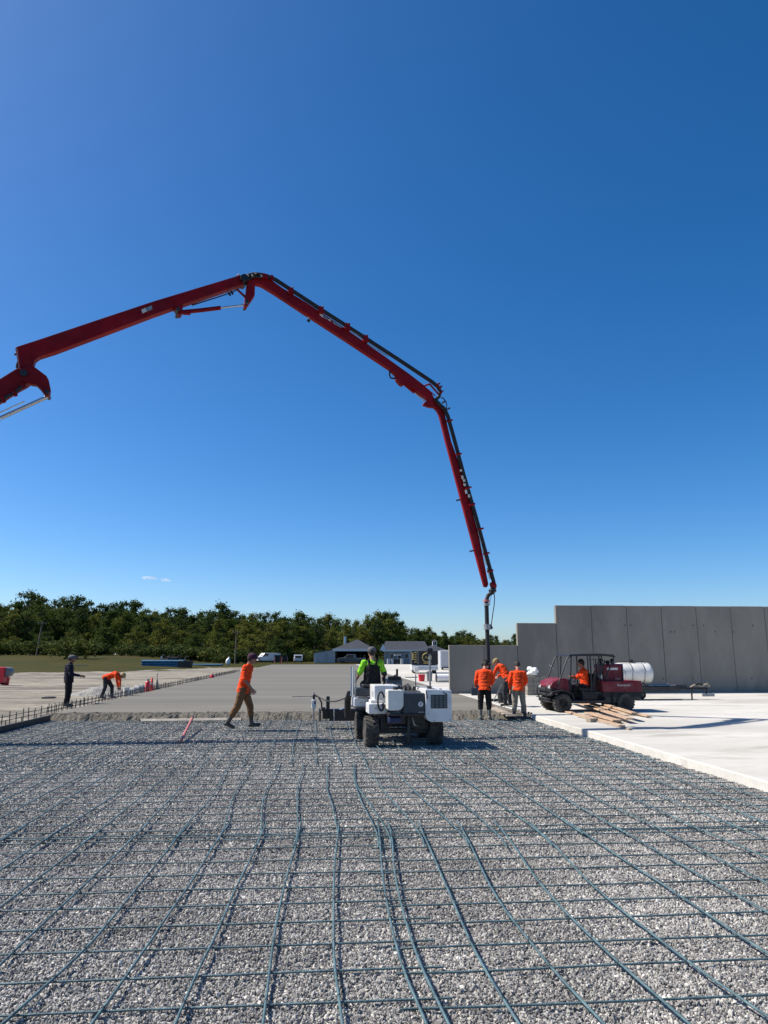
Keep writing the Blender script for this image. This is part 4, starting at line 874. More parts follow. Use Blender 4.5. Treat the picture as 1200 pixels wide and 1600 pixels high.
def person(loc, rz, label, J, top, bottom, boots, skin, hair, sleeve='long', cap=None, scale=1.0, bib=None, boot_h=0.0, group=None, brim=1, muffs=False):
    root = empty('person', tuple(loc), rz, label, 'person', group); root.scale = (scale,) * 3
    V = {k: Vector(v) for k, v in J.items()}
    pel, ch, hd = V['pelvis'], V['chest'], V['head']
    lat = V['shr'] - V['shl']; sd_ = len(label)
    look = Vector(J.get('look', (0, 1, -0.25))).normalized()
    hr = look.cross(Vector((0, 0, 1))).normalized(); hu = hr.cross(look); HM = Matrix((hr, look, hu)).transposed()
    # body
    bm = nb()
    ell(bm, hd, (0.086, 0.108, 0.126), HM, 18, 12); ell(bm, hd + HM @ Vector((0, 0.035, -0.07)), (0.052, 0.055, 0.05), HM)
    ell(bm, hd + HM @ Vector((0, 0.10, -0.015)), (0.014, 0.022, 0.024), HM); ell(bm, hd + HM @ Vector((0, 0.088, -0.062)), (0.026, 0.012, 0.009), HM)
    for s in (-1, 1): ell(bm, hd + HM @ Vector((s * 0.076, -0.01, -0.01)), (0.012, 0.022, 0.034), HM)
    nk = (V['shl'] + V['shr']) / 2 + (ch - pel).normalized() * 0.02
    cap_(bm, nk, 0.062, hd + HM @ Vector((0, -0.02, -0.06)), 0.055)
    torso(bm, pel, ch, lat, 0.135, 0.155, 0.095, 0.10)
    for s, sg in (('l', -1), ('r', 1)):
        hip = pel + Vector((sg * 0.088, 0, -0.02))
        cap_(bm, V['sh' + s] + Vector((0, 0, -0.04)), 0.05, V['el' + s], 0.043); cap_(bm, V['el' + s], 0.043, V['wr' + s], 0.029)
        cap_(bm, (V['shl'] + V['shr']) / 2 + Vector((0, 0, -0.04)), 0.06, V['sh' + s] + Vector((0, 0, -0.04)), 0.05)
        cap_(bm, hip, 0.082, V['kn' + s], 0.057); cap_(bm, V['kn' + s], 0.055, V['an' + s], 0.04); cap_(bm, V['an' + s], 0.04, V['to' + s], 0.035)
        d = (V['wr' + s] - V['el' + s]).normalized(); side = d.cross(Vector((0, 1, 0.3))).normalized(); oth = side.cross(d)
        w = V['wr' + s]; pm = w + d * 0.055
        ell(bm, pm, (0.042, 0.021, 0.052), Matrix((oth, side, d)).transposed())
        for q, (off, ln) in enumerate(((-0.036, 0.062), (-0.0125, 0.078), (0.0125, 0.073), (0.036, 0.055))):
            b0 = pm + d * 0.035 + oth * off; b1 = b0 + d * ln * 0.55 + oth * off * 0.15 + side * 0.006 * sg; b2 = b1 + d * ln * 0.38 + side * 0.026 * sg
            cap_(bm, b0, 0.0098, b1, 0.009, 6); cap_(bm, b1, 0.009, b2, 0.008, 6)
        t0 = w + d * 0.025 - oth * 0.03; t1 = t0 + d * 0.03 - oth * 0.034; cap_(bm, t0, 0.013, t1, 0.011, 6); cap_(bm, t1, 0.011, t1 + d * 0.032 - oth * 0.006, 0.009, 6)
    body = shrink('body', bm, skin, root, 0.0075, 2, dec=0.35)
    for s in (-1, 1):
        bm = nb(); ell(bm, hd + HM @ Vector((s * 0.031, 0.083, 0.008)), (0.012, 0.008, 0.007), HM, 8, 6); obj('eye', bm, M_hair, body, smooth=80)
    # hair and cap
    if hair:
        bm = nb(); ell(bm, hd + HM @ Vector((0, -0.016, 0.022)), (0.096, 0.110, 0.124), HM, 18, 12); ell(bm, hd + HM @ Vector((0, -0.05, -0.035)), (0.072, 0.055, 0.065), HM)
        shrink('hair', bm, hair, root, 0.012, 2, 0.004, sd_)
    if cap:
        bm = nb(); ell(bm, hd + HM @ Vector((0, -0.006, 0.05)), (0.106, 0.124, 0.092), HM, 18, 12)
        ell(bm, hd + HM @ Vector((0, brim * 0.12, 0.052)), (0.072, 0.085, 0.014), HM @ Matrix.Rotation(-0.25 * brim, 3, 'X'), 16, 8); ell(bm, hd + HM @ Vector((0, 0, 0.128)), (0.01, 0.01, 0.008), HM)
        shrink('cap', bm, cap, root, 0.010, 2)
    # shirt
    bm = nb(); torso(bm, pel, ch, lat, 0.188, 0.176, 0.140, 0.128, 0.3 if bib else -0.30, 0.98, 9)
    for s in ('l', 'r'):
        dn = Vector((0, 0, -0.03)); cap_(bm, (V['shl'] + V['shr']) / 2 + dn, 0.085, V['sh' + s] + dn, 0.068); cap_(bm, ch, 0.11, V['sh' + s] + dn, 0.07)
        if sleeve == 'long': cap_(bm, V['sh' + s] + dn, 0.074, V['el' + s], 0.060); cap_(bm, V['el' + s], 0.060, V['el' + s].lerp(V['wr' + s], 0.9), 0.044)
        else: cap_(bm, V['sh' + s], 0.082, V['sh' + s].lerp(V['el' + s], 0.85), 0.072)
    cap_(bm, nk, 0.074, nk + (hd - nk) * 0.22, 0.068)
    so = shrink('shirt', bm, top, root, 0.013, 4, 0.012, sd_)
    if not bib:      # straight hem
        up_ = (ch - pel).normalized(); b2 = bmesh.new(); b2.from_mesh(so.data); r_ = bmesh.ops.bisect_plane(b2, geom=b2.verts[:] + b2.edges[:] + b2.faces[:], plane_co=pel - up_ * 0.115, plane_no=up_, clear_inner=True)
        b2.to_mesh(so.data); b2.free(); so.modifiers.new('cloth', 'SOLIDIFY').thickness = 0.006
    # trousers
    bm = nb(); ell(bm, pel, (0.165, 0.13, 0.12)); 
    for s, sg in (('l', -1), ('r', 1)):
        hip = pel + Vector((sg * 0.088, 0, -0.02)); an = V['kn' + s].lerp(V['an' + s], 0.86 - boot_h)
        cap_(bm, hip, 0.110, V['kn' + s], 0.088); cap_(bm, V['kn' + s], 0.086, an, 0.076)
    if bib:
        torso(bm, pel, ch, lat, 0.215, 0.185, 0.158, 0.162, -0.1, 0.84, 8)
        for sg in (-1, 1): cap_(bm, pel.lerp(ch, 0.8) + lat.normalized() * 0.07 * sg + Vector((0, -0.135, 0)), 0.03, nk + lat.normalized() * 0.09 * sg + Vector((0, -0.075, 0.05)), 0.034)
    shrink('overalls' if bib else 'trousers', bm, bottom, root, 0.013, 4, 0.010, sd_ + 5)
    for s in ('l', 'r'):
        bm = nb(); kn, an, to = V['kn' + s], V['an' + s], V['to' + s]
        cap_(bm, kn.lerp(an, 0.35 if boot_h > 0.2 else 0.7), 0.064, an, 0.052); cap_(bm, an + Vector((0, 0, -0.02)), 0.05, to, 0.043); cap_(bm, an + Vector((0, 0, -0.035)) - (to - an) * 0.2, 0.048, an, 0.046)
        bt = shrink('boot', bm, boots, root, 0.012, 2)
    if muffs:
        for sg in (-1, 1):
            bm = nb(); ell(bm, hd + HM @ Vector((sg * 0.115, -0.01, 0.0)), (0.035, 0.05, 0.055), HM); obj('ear_muff', bm, M_black, root, smooth=70)
    return root
STAND = dict(pelvis=(0, 0, 0.96), chest=(0, 0.0, 1.40), head=(0, 0.04, 1.66), shl=(-0.18, 0, 1.44), shr=(0.18, 0, 1.44),
             ell=(-0.26, -0.02, 1.16), elr=(0.26, -0.02, 1.16), wrl=(-0.25, 0.10, 0.93), wrr=(0.25, 0.10, 0.93),
             knl=(-0.12, 0.02, 0.51), knr=(0.12, 0.02, 0.51), anl=(-0.13, -0.02, 0.10), anr=(0.13, -0.02, 0.10), tol=(-0.15, 0.14, 0.05), tor=(0.15, 0.14, 0.05))
def pose(**k): d = dict(STAND); d.update(k); return d

FACE_RIGHT, AWAY = -R(90) - YAW, -YAW
# the man walking across the gravel
p = (gp(360, 1143) + gp(398, 1141)) / 2; p.z = 0.045
person(p, FACE_RIGHT, 'person in orange shirt and brown trousers walking across the rebar', pose(
    pelvis=(0, -0.02, 0.96), chest=(0, 0.06, 1.39), head=(0, 0.17, 1.655), shl=(-0.17, 0.10, 1.44), shr=(0.17, 0.04, 1.44), look=(0, 1, -0.3),
    elr=(0.24, 0.06, 1.15), wrr=(0.22, 0.22, 0.95), ell=(-0.24, 0.0, 1.16), wrl=(-0.22, 0.1, 0.94),
    knr=(0.09, -0.13, 0.53), anr=(0.09, -0.36, 0.14), tor=(0.09, -0.21, 0.05), knl=(-0.09, 0.14, 0.53), anl=(-0.09, 0.19, 0.11), tol=(-0.09, 0.37, 0.09)),
    M_orange, M_brown, M_boot, M_skin2, M_hair, 'short', cap=M_purple, scale=1.05, boot_h=0.35)
# the dark-clothed man at the left edge
p = gp(104, 1105, 0.02)
person(p, FACE_RIGHT + 0.35, 'person in dark hooded top, black trousers and cap standing at the slab edge', pose(
    chest=(0, -0.02, 1.40), head=(0, 0.05, 1.66), elr=(0.27, 0.05, 1.13), wrr=(0.14, 0.30, 1.08), ell=(-0.27, 0.05, 1.13), wrl=(-0.12, 0.30, 1.07), look=(0.1, 1, -0.1)),
    M_navycloth, M_blackcloth, M_boot, M_skin2, M_hair, 'long', cap=M_cap, scale=1.03).scale = (1.22, 1.22, 1.03)
# the man bent over beside the dowels
p = gp(168, 1092, 0.0)
person(p, FACE_RIGHT + 0.1, 'person in orange shirt bent over working at the slab edge', pose(
    pelvis=(0, -0.12, 0.90), chest=(0, 0.30, 1.06), head=(0, 0.57, 0.98), shl=(-0.18, 0.33, 1.06), shr=(0.18, 0.33, 1.06), look=(0, 0.5, -1),
    ell=(-0.22, 0.42, 0.78), elr=(0.22, 0.40, 0.78), wrl=(-0.12, 0.46, 0.5), wrr=(0.10, 0.44, 0.5),
    knl=(-0.12, 0.12, 0.50), anl=(-0.13, 0.14, 0.10), tol=(-0.14, 0.30, 0.05), knr=(0.13, -0.10, 0.49), anr=(0.14, -0.22, 0.10), tor=(0.15, -0.05, 0.05)),
    M_orange, M_darkgrey, M_boot, M_skin2, None, 'long', cap=M_straw)
# three men round the hose end
p = gp(758, 1126); p.z = 0.01
person(p, AWAY - 0.25, 'person in orange shirt, black trousers and pale rubber boots nearest the hose', pose(
    chest=(0.0, 0.10, 1.37), head=(0.05, 0.22, 1.60), shl=(-0.19, 0.12, 1.40), shr=(0.19, 0.10, 1.40), look=(0.35, 1, -0.7),
    ell=(-0.25, 0.06, 1.12), elr=(0.24, 0.12, 1.13), wrl=(-0.25, 0.16, 0.88), wrr=(0.18, 0.32, 1.0)),
    M_orangeprint, M_blackcloth, M_muddy, M_skin, M_hair, 'long', cap=M_blackcloth, boot_h=0.45, scale=0.99, muffs=True)
p = gp(793, 1104, ZS); p.z = ZS
person(p, AWAY + 0.75, 'person in orange shirt and charcoal trousers leaning over with a rake', pose(
    pelvis=(0, -0.06, 0.94), chest=(0, 0.22, 1.30), head=(0, 0.42, 1.47), shl=(-0.18, 0.26, 1.32), shr=(0.18, 0.24, 1.34), look=(-0.2, 1, -0.9),
    ell=(-0.24, 0.36, 1.06), elr=(0.24, 0.34, 1.08), wrl=(-0.06, 0.50, 0.88), wrr=(0.10, 0.46, 0.98)),
    M_orangeprint, M_darkgrey, M_darkgrey, M_skin, M_hairlight, 'long', scale=1.0, cap=M_straw)
p = gp(812, 1125); p.z = 0.01
person(p, AWAY - 0.12, 'person in orange shirt and muddy khaki trousers beside the slab edge', pose(
    pelvis=(0, 0, 0.95), chest=(0.0, 0.09, 1.36), head=(0.0, 0.21, 1.61), shl=(-0.19, 0.1, 1.40), shr=(0.19, 0.1, 1.40), look=(-0.1, 1, -0.8),
    ell=(-0.25, 0.05, 1.13), elr=(0.25, 0.08, 1.14), wrl=(-0.25, 0.15, 0.89), wrr=(0.2, 0.28, 1.0), anl=(-0.17, -0.02, 0.1), anr=(0.17, 0.0, 0.1), tol=(-0.19, 0.13, 0.05), tor=(0.19, 0.15, 0.05)),
    M_orangeprint, M_khaki, M_boot, M_skin, M_hair, 'long', boot_h=0.3, scale=0.97)
# machine operator and driver
SM = scr.matrix_basis
p = SM @ Vector((-0.56, 0.98, 0.345))
person(p, scr.rotation_euler.z, 'person in lime shirt and black overalls seated on the screed machine', pose(
    pelvis=(0, 0, 0.93), chest=(0, 0.0, 1.36), head=(0.0, 0.06, 1.64), shl=(-0.19, 0, 1.40), shr=(0.19, 0, 1.40), look=(0, 1, -0.2),
    ell=(-0.31, 0.02, 1.13), elr=(0.31, 0.04, 1.13), wrl=(-0.33, 0.26, 1.03), wrr=(0.30, 0.28, 1.05),
    knl=(-0.15, 0.44, 0.90), knr=(0.15, 0.44, 0.90), anl=(-0.15, 0.50, 0.46), anr=(0.15, 0.50, 0.46), tol=(-0.15, 0.66, 0.40), tor=(0.15, 0.66, 0.40)),
    M_lime, M_blackcloth, M_boot, M_skin, M_hair, 'short', cap=M_cap, bib=True, scale=0.97)
p = utv.matrix_basis @ Vector((0.13, 0.27, -0.14))
person(p, utv.rotation_euler.z - R(90), 'person in orange shirt driving the maroon utility vehicle', pose(
    pelvis=(0, 0, 0.92), chest=(0, 0.02, 1.34), head=(0.0, 0.10, 1.60), shl=(-0.18, 0.03, 1.38), shr=(0.18, 0.03, 1.38), look=(0.1, 1, -0.15),
    ell=(-0.25, 0.14, 1.16), elr=(0.25, 0.14, 1.16), wrl=(-0.14, 0.36, 1.19), wrr=(0.14, 0.36, 1.19),
    knl=(-0.13, 0.42, 0.86), knr=(0.13, 0.42, 0.86), anl=(-0.13, 0.50, 0.52), anr=(0.13, 0.50, 0.52), tol=(-0.13, 0.62, 0.47), tor=(0.13, 0.62, 0.47)),
    M_orange, M_blackcloth, M_boot, M_skin2, M_hair, 'long')

# ------------------------------------------------------------------ tools and small things
def thing(name, loc, label, cat, rz=0.0, group=None): return empty(name, tuple(loc), rz, label, cat, group)
def pb(name, parent, m, *a, bevel=0.006):
    bm = nb(); box(bm, *a); return obj(name, bm, m, parent, bevel=bevel)
def pl(name, parent, m, prof, M=None, n=20):
    bm = nb(); lathe(bm, prof, M, n); return obj(name, bm, m, parent, smooth=40)
def ptub(name, parent, m, pts, r, n=8):
    bm = nb(); tube(bm, pts, r, n); return obj(name, bm, m, parent, smooth=50)
# straightedge lying before the pour, with its red handle bar
a, b_ = gp(217, 1126, 0.08), gp(378, 1124, 0.08)
t = thing('straightedge', a, 'long pale straightedge bar lying on the rebar before the fresh concrete', 'straightedge', math.atan2(b_.y - a.y, b_.x - a.x)); L = (b_ - a).length
bm = nb(); extr(bm, [(-0.05, -0.01), (0.03, -0.01), (0.03, 0.045), (0.012, 0.045)], lambda a, b, q: Vector((q, a, b)), 0, L); obj('blade', bm, M_strip, t, bevel=0.004); pb('flange', t, M_magnes, 0.0, L, 0.032, 0.06, -0.01, 0.004, bevel=0.002)
for x in (0.003, L - 0.023): pb('end_cap', t, M_blackmetal, x, x + 0.02, -0.054, 0.034, -0.012, 0.048)
a, b_ = gp(283, 1157, 0.07), gp(301, 1121, 0.30)
t = thing('screed_handle', a, 'faded red metal bar propped slantwise on the straightedge', 'metal bar')
ptub('shaft', t, M_pinkbar, [(0, 0, 0), tuple(b_ - a)], 0.032, 10); ptub('grip', t, M_blackmetal, [tuple((b_ - a) * 0.97), tuple((b_ - a) * 1.02)], 0.038, 10)
# planks on the cured slab
plank_defs = [((893, 1100), (985, 1131), 0.12, 0.20), ((884, 1113), (972, 1136), 0.03, 0.16), ((912, 1104), (993, 1127), 0.16, 0.20), ((930, 1105), (1015, 1122), 0.05, 0.14), ((919, 1118), (965, 1131), 0.08, 0.24), ((948, 1113), (992, 1128), 0.22, 0.15), ((905, 1121), (985, 1141), 0.02, 0.08)]
names_ = ['topmost pale plank slanting over the timber pile', 'long plank lying at the left side of the timber pile', 'upper plank pointing right on the timber pile', 'long thin plank reaching farthest right from the timber pile', 'short wide plank in the middle of the timber pile', 'short plank on top at the right of the timber pile', 'thin lath lying nearest the camera beside the timber pile']
for (p0, p1, z, w), nm in zip(plank_defs, names_):
    a, b_ = gp(*p0, ZS), gp(*p1, ZS); L = (b_ - a).length
    t = thing('plank', (a.x, a.y, ZS + z), 'weathered ' + nm, 'plank', math.atan2(b_.y - a.y, b_.x - a.x), 'planks piled on the slab')
    pb('board', t, M_wood if w > 0.1 else M_oldwood, 0, L, -w / 2, w / 2, -0.019, 0.019, bevel=0.004)
for (px, py, w, nm) in ((925, 1128, 0.26, 'left'), (962, 1129, 0.24, 'right')):
    a = gp(px, py, ZS); t = thing('timber_block', (a.x, a.y, ZS + 0.004), f'short dark timber block under the {nm} end of the planks', 'timber block', 0.4)
    pb('block', t, M_oldwood, -w / 2, w / 2, -0.09, 0.09, 0, 0.09)
# left-hand bits and pieces standing along the dowels
def on(px, py, z=0.0): return gp(px, py, z)
t = thing('traffic_cone', on(236.5, 1080), 'slim bright orange traffic cone by the dowels', 'traffic cone')
pb('base', t, M_coneorange, -0.17, 0.17, -0.17, 0.17, 0, 0.05, bevel=0.02); pl('cone', t, M_coneorange, [(0.13, 0.05), (0.10, 0.2), (0.035, 0.68), (0.02, 0.70)]); pl('collar', t, M_magnes, [(0.093, 0.36), (0.075, 0.44)])
t = thing('marker_post', on(244.5, 1077), 'tall dull brown cone with a thin pole beside the orange cone', 'marker cone')
pb('base', t, M_black, -0.16, 0.16, -0.16, 0.16, 0, 0.05, bevel=0.02); pl('cone', t, M_oldwood, [(0.13, 0.05), (0.09, 0.3), (0.045, 0.52), (0.02, 0.55)]); ptub('pole', t, M_darkbar, [(0, 0, 0.5), (0, 0, 0.86)], 0.018)
t = thing('fire_extinguisher', on(230, 1081), 'dark red fire extinguisher standing by the cones', 'extinguisher')
pl('cylinder', t, M_redplastic, [(0.10, 0), (0.115, 0.03), (0.115, 0.44), (0.08, 0.52), (0.03, 0.55)]); pb('valve', t, M_blackmetal, -0.03, 0.03, -0.03, 0.03, 0.55, 0.62); ptub('hose', t, M_black, [(0.03, 0, 0.58), (0.14, 0, 0.5), (0.15, 0, 0.25)], 0.016); pb('lever', t, M_blackmetal, -0.02, 0.12, -0.012, 0.012, 0.62, 0.645)
t = thing('bucket', on(197, 1087), 'white bucket on the dowels next to the bending person', 'bucket'); pl('pail', t, M_tank, [(0.12, 0), (0.145, 0.36), (0.155, 0.37), (0.155, 0.39), (0.14, 0.39)]); ptub('handle', t, M_galv, [(-0.14, 0, 0.34), (-0.12, 0.02, 0.46), (0, 0.03, 0.52), (0.12, 0.02, 0.46), (0.14, 0, 0.34)], 0.006)
for (px, py, w, h, nm) in ((206, 1083, 0.34, 0.26, 'white plastic jug lying beside the bucket'), (213, 1082, 0.28, 0.36, 'upright white plastic jug between the bucket and extinguisher'), (221, 1082, 0.22, 0.42, 'grey-white narrow jug next to the extinguisher')):
    t = thing('jug', on(px, py), nm, 'jug'); pb('body', t, M_tank if 'grey' not in nm else M_galv, -w / 2, w / 2, -0.12, 0.12, 0, h * 0.8, bevel=0.04); ptub('neck', t, M_tank, [(w * 0.2, 0, h * 0.78), (w * 0.2, 0, h)], 0.03); ptub('handle', t, M_tank, [(-w * 0.3, 0, h * 0.75), (-w * 0.25, 0, h * 0.95), (w * 0.1, 0, h * 0.92)], 0.018)
t = thing('red_ball_cap', on(331, 1062), 'small red rounded can on the far dowels', 'can'); pl('can', t, M_redplastic, [(0.12, 0), (0.16, 0.05), (0.16, 0.28), (0.1, 0.36), (0.03, 0.37)]); ptub('handle', t, M_blackmetal, [(-0.08, 0, 0.34), (0, 0, 0.43), (0.08, 0, 0.34)], 0.012)
t = thing('rubber_pad', on(76, 1090.5, 0.02), 'flat black pad lying on the dirt yard', 'pad'); bm = nb(); ell(bm, (0, 0, 0.03), (0.30, 0.35, 0.035)); obj('pad', bm, M_black, t, smooth=60); pb('pad_lip', t, M_black, -0.2, 0.22, -0.3, 0.3, 0, 0.04)
g = on(2, 1071); t = thing('red_compressor', g, 'red cabinet machine with grey drum at the left picture edge', 'compressor')
pb('cabinet', t, M_redplastic, -0.9, 0.2, -0.3, 0.5, 0.15, 1.10, bevel=0.04); pl('drum', t, M_greyplastic, [(0.02, -0.3), (0.28, -0.3), (0.30, -0.25), (0.30, 0.3), (0.28, 0.34), (0.02, 0.34)], Matrix.Translation((0.22, 0.2, 0.80)) @ Matrix.Rotation(R(90), 4, 'X')); ptub('handle', t, M_greyplastic, [(0.2, 0, 1.08), (0.4, 0, 1.02), (0.52, 0, 0.8)], 0.02)
for y in (-0.25, 0.45): wheel(t, (-0.1, y, 0.16), 0.16, 0.1, axis='Y', rim=M_galv, lugs=0)
t = thing('red_pail', on(10, 1070.5), 'bright red pail beside the red cabinet machine', 'pail'); pl('pail', t, M_redplastic, [(0.13, 0.0), (0.17, 0.42), (0.185, 0.43), (0.185, 0.47), (0.16, 0.47)]); ptub('handle', t, M_galv, [(-0.16, 0, 0.42), (0, 0.03, 0.58), (0.16, 0, 0.42)], 0.008)
# things round the trio
a = at_dist(742, 1079, 20.6); t = thing('vibrator_motor', a, 'dark motor case hanging from the hand of the person nearest the hose', 'motor case', -0.3)
pb('case', t, M_slate, -0.10, 0.09, -0.07, 0.07, -0.13, 0.08, bevel=0.02); ptub('handle', t, M_black, [(-0.07, 0, 0.08), (-0.05, 0, 0.15), (0.06, 0, 0.15), (0.08, 0, 0.08)], 0.014)
a, b_ = gp(771, 1096, ZS), at_dist(785, 1068, 23.0); t = thing('concrete_rake', a, 'long-handled concrete rake held by the leaning person', 'rake')
ptub('shaft', t, M_greyplastic, [(0, 0, 0.03), tuple(b_ - a)], 0.018); pb('blade', t, M_blackmetal, -0.2, 0.2, -0.02, 0.02, -0.03, 0.10, bevel=0.004)
a = gp(784, 1098, ZS); t = thing('black_bucket', a, 'black bucket on the slab beside the leaning person', 'bucket'); pl('pail', t, M_black, [(0.13, 0), (0.155, 0.34), (0.165, 0.35), (0.165, 0.37), (0.14, 0.37)]); ptub('handle', t, M_galv, [(-0.15, 0, 0.33), (0, 0.03, 0.42), (0.15, 0, 0.33)], 0.006)
a, b_ = gp(766, 1103, 0.2), gp(800, 1117, 0.2); t = thing('bulkhead_board', a, 'muddy form board leaning on the slab edge between the men', 'form board', math.atan2(b_.y - a.y, b_.x - a.x)); L = (b_ - a).length
pb('board', t, M_oldwood, 0, L, -0.14, 0.14, -0.05, -0.01); pb('cleat', t, M_oldwood, 0.1, 0.18, -0.12, 0.12, -0.009, 0.03)
for (px, py, h, nm) in ((815.5, 1123, 0.34, 'left'), (826, 1124, 0.20, 'middle'), (830, 1124, 0.18, 'right')):
    t = thing('form_stake', on(px, py), f'dark steel stake at the slab corner, {nm} of three', 'stake', 0, 'stakes at the slab corner'); ptub('rod', t, M_darkbar, [(0, 0, -0.05), (0.01, 0, h)], 0.028, 6); ptub('rod_head', t, M_darkbar, [(0.01, 0, h - 0.02), (0.01, 0, h + 0.015)], 0.034, 8)
# block stack and plastic bundle against the wall
a = gp(837, 1086, ZS); t = thing('block_stack', (a.x, a.y, ZS), 'low stack of grey blocks against the precast wall', 'block stack')
for r_ in range(4):
    for c_ in range(3): pb('block', t, M_wall, -0.42 + c_ * 0.28 + (0.02 if r_ % 2 else 0), -0.15 + c_ * 0.28 + (0.02 if r_ % 2 else 0), -0.2, 0.2, r_ * 0.2, r_ * 0.2 + 0.192, bevel=0.008)
bm = nb()
for q in range(16): ell(bm, (rs.uniform(-.17, .17), rs.uniform(-.1, .1), rs.uniform(0.1, 0.32)), (rs.uniform(.08, .14),) * 2 + (rs.uniform(.06, .12),))
t = thing('plastic_bundle', (a.x - 0.08, a.y, ZS + 0.8), 'crumpled white plastic bundle on top of the grey block stack', 'plastic sheet'); shrink('sheet', bm, M_trim, t, 0.025, 1, 0.03, 3)
# tubs and tubes on the far cured slab
a = gp(659, 1064.5, ZS); t = thing('red_tub', a, 'red plastic tub on the white slab behind the screed', 'tub'); pl('tub', t, M_redplastic, [(0.18, 0), (0.23, 0.40), (0.25, 0.41), (0.25, 0.44), (0.21, 0.44)]); ptub('handle', t, M_galv, [(-0.22, 0, 0.4), (0, 0.05, 0.5), (0.22, 0, 0.4)], 0.008)
a = gp(671, 1064, ZS); t = thing('grey_bin', a, 'grey bin next to the red tub', 'bin'); pl('bin', t, M_greyplastic, [(0.17, 0), (0.2, 0.55), (0.215, 0.56), (0.215, 0.6), (0.18, 0.6)]); pb('lid', t, M_greyplastic, -0.14, 0.14, -0.14, 0.14, 0.60, 0.63)
a = gp(692, 1066, ZS); t = thing('white_tube', a, 'fat white tube lying on the slab left of the wall', 'tube'); Mx = Matrix.Translation((0, 0, 0.27)) @ Matrix.Rotation(R(90), 4, 'Y'); pl('tube', t, M_trim, [(0.2, -0.4), (0.26, -0.4), (0.26, 1.6), (0.2, 1.6)], Mx); pl('end_ring', t, M_black, [(0.15, -0.405), (0.262, -0.44), (0.262, -0.40), (0.2, -0.39)], Mx)
a = gp(645, 1059, ZS); t = thing('tool_scatter', a, 'small dark hand tools dropped on the far white slab', 'tools')
for q in range(6): ptub('hand_tool', t, M_blackmetal, [(rs.uniform(-.6, .3), rs.uniform(-.4, .4), 0.03), (rs.uniform(-.3, .6), rs.uniform(-.4, .4), 0.05)], 0.03, 6)

# ------------------------------------------------------------------ background vehicles and buildings
def ground_at(px, D):
    p = at_dist(px, 1022, D); return Vector((p.x, p.y, terr(p.x, p.y)))
def car(loc, rz, label, cat, col, prof, wins, width, wx, wr=0.34, nm='parked_car'):
    t = thing(nm, loc, label, cat, rz)
    bm = nb(); extr(bm, prof, lambda a, b, q: Vector((a, q, b)), -width / 2, width / 2); body = obj('body', bm, col, t, bevel=0.08, seg=3)
    for wp in wins:
        bm = nb(); extr(bm, wp, lambda a, b, q: Vector((a, q, b)), -width / 2 - 0.015, width / 2 + 0.015); obj('side_window', bm, M_glass, body, bevel=0.02)
    x_r = min(p[0] for p in prof); x_f = max(p[0] for p in prof); zt = max(p[1] for p in prof)
    pb('rear_window', body, M_glass, x_r + 0.0, x_r + 0.12, -width * 0.38, width * 0.38, zt * 0.62, zt * 0.88, bevel=0.02).location.x = -0.03
    for y in (-1, 1):
        pb('tail_light', body, M_redplastic, x_r - 0.02, x_r + 0.05, y * width * 0.44 - 0.08, y * width * 0.44 + 0.08, 0.75, 1.0); pb('headlight', body, M_whitepaint, x_f - 0.05, x_f + 0.02, y * width * 0.36 - 0.14, y * width * 0.36 + 0.14, 0.65, 0.82)
    pb('bumper', body, M_greyplastic, x_r - 0.06, x_f + 0.06, -width * 0.46, width * 0.46, 0.32, 0.5)
    for x in wx:
        for y in (-1, 1): wheel(t, (x, y * (width / 2 - 0.12), wr), wr, 0.22, axis='Y', rimr=0.6, rim=M_galv, lugs=0)
    return t
suv = [(-2.3, 0.4), (-2.35, 1.0), (-2.2, 1.2), (-2.0, 1.72), (0.4, 1.75), (1.0, 1.15), (2.2, 1.02), (2.35, 0.8), (2.35, 0.4)]
van = [(-2.8, 0.4), (-2.85, 1.2), (-2.75, 2.05), (-2.6, 2.15), (1.3, 2.15), (2.0, 1.35), (2.75, 1.15), (2.85, 0.9), (2.85, 0.4)]
pick = [(-2.8, 0.5), (-2.8, 1.1), (-0.9, 1.12), (-0.75, 1.85), (0.6, 1.87), (1.15, 1.25), (2.6, 1.1), (2.75, 0.85), (2.75, 0.5)]
car(ground_at(419, 172), R(180) + 0.5, 'white panel van parked far behind the walking person', 'van', M_carwhite, van, [[(0.4, 1.4), (1.8, 1.4), (1.25, 2.0), (0.4, 2.0)]], 2.0, (-1.7, 1.8), nm='panel_van')
car(ground_at(466, 165), R(90) + 0.05, 'pale silver SUV seen from behind at the far slab end', 'car', M_carwhite, suv, [[(-1.8, 1.2), (0.75, 1.2), (0.35, 1.65), (-1.75, 1.65)]], 1.9, (-1.45, 1.45))
car(ground_at(549, 152), R(180) - 0.25, 'dark grey pickup parked in front of the open shed', 'pickup', M_cargrey, pick, [[(-0.6, 1.25), (0.95, 1.25), (0.5, 1.75), (-0.55, 1.75)]], 1.95, (-1.7, 1.75), 0.38, nm='pickup_truck')
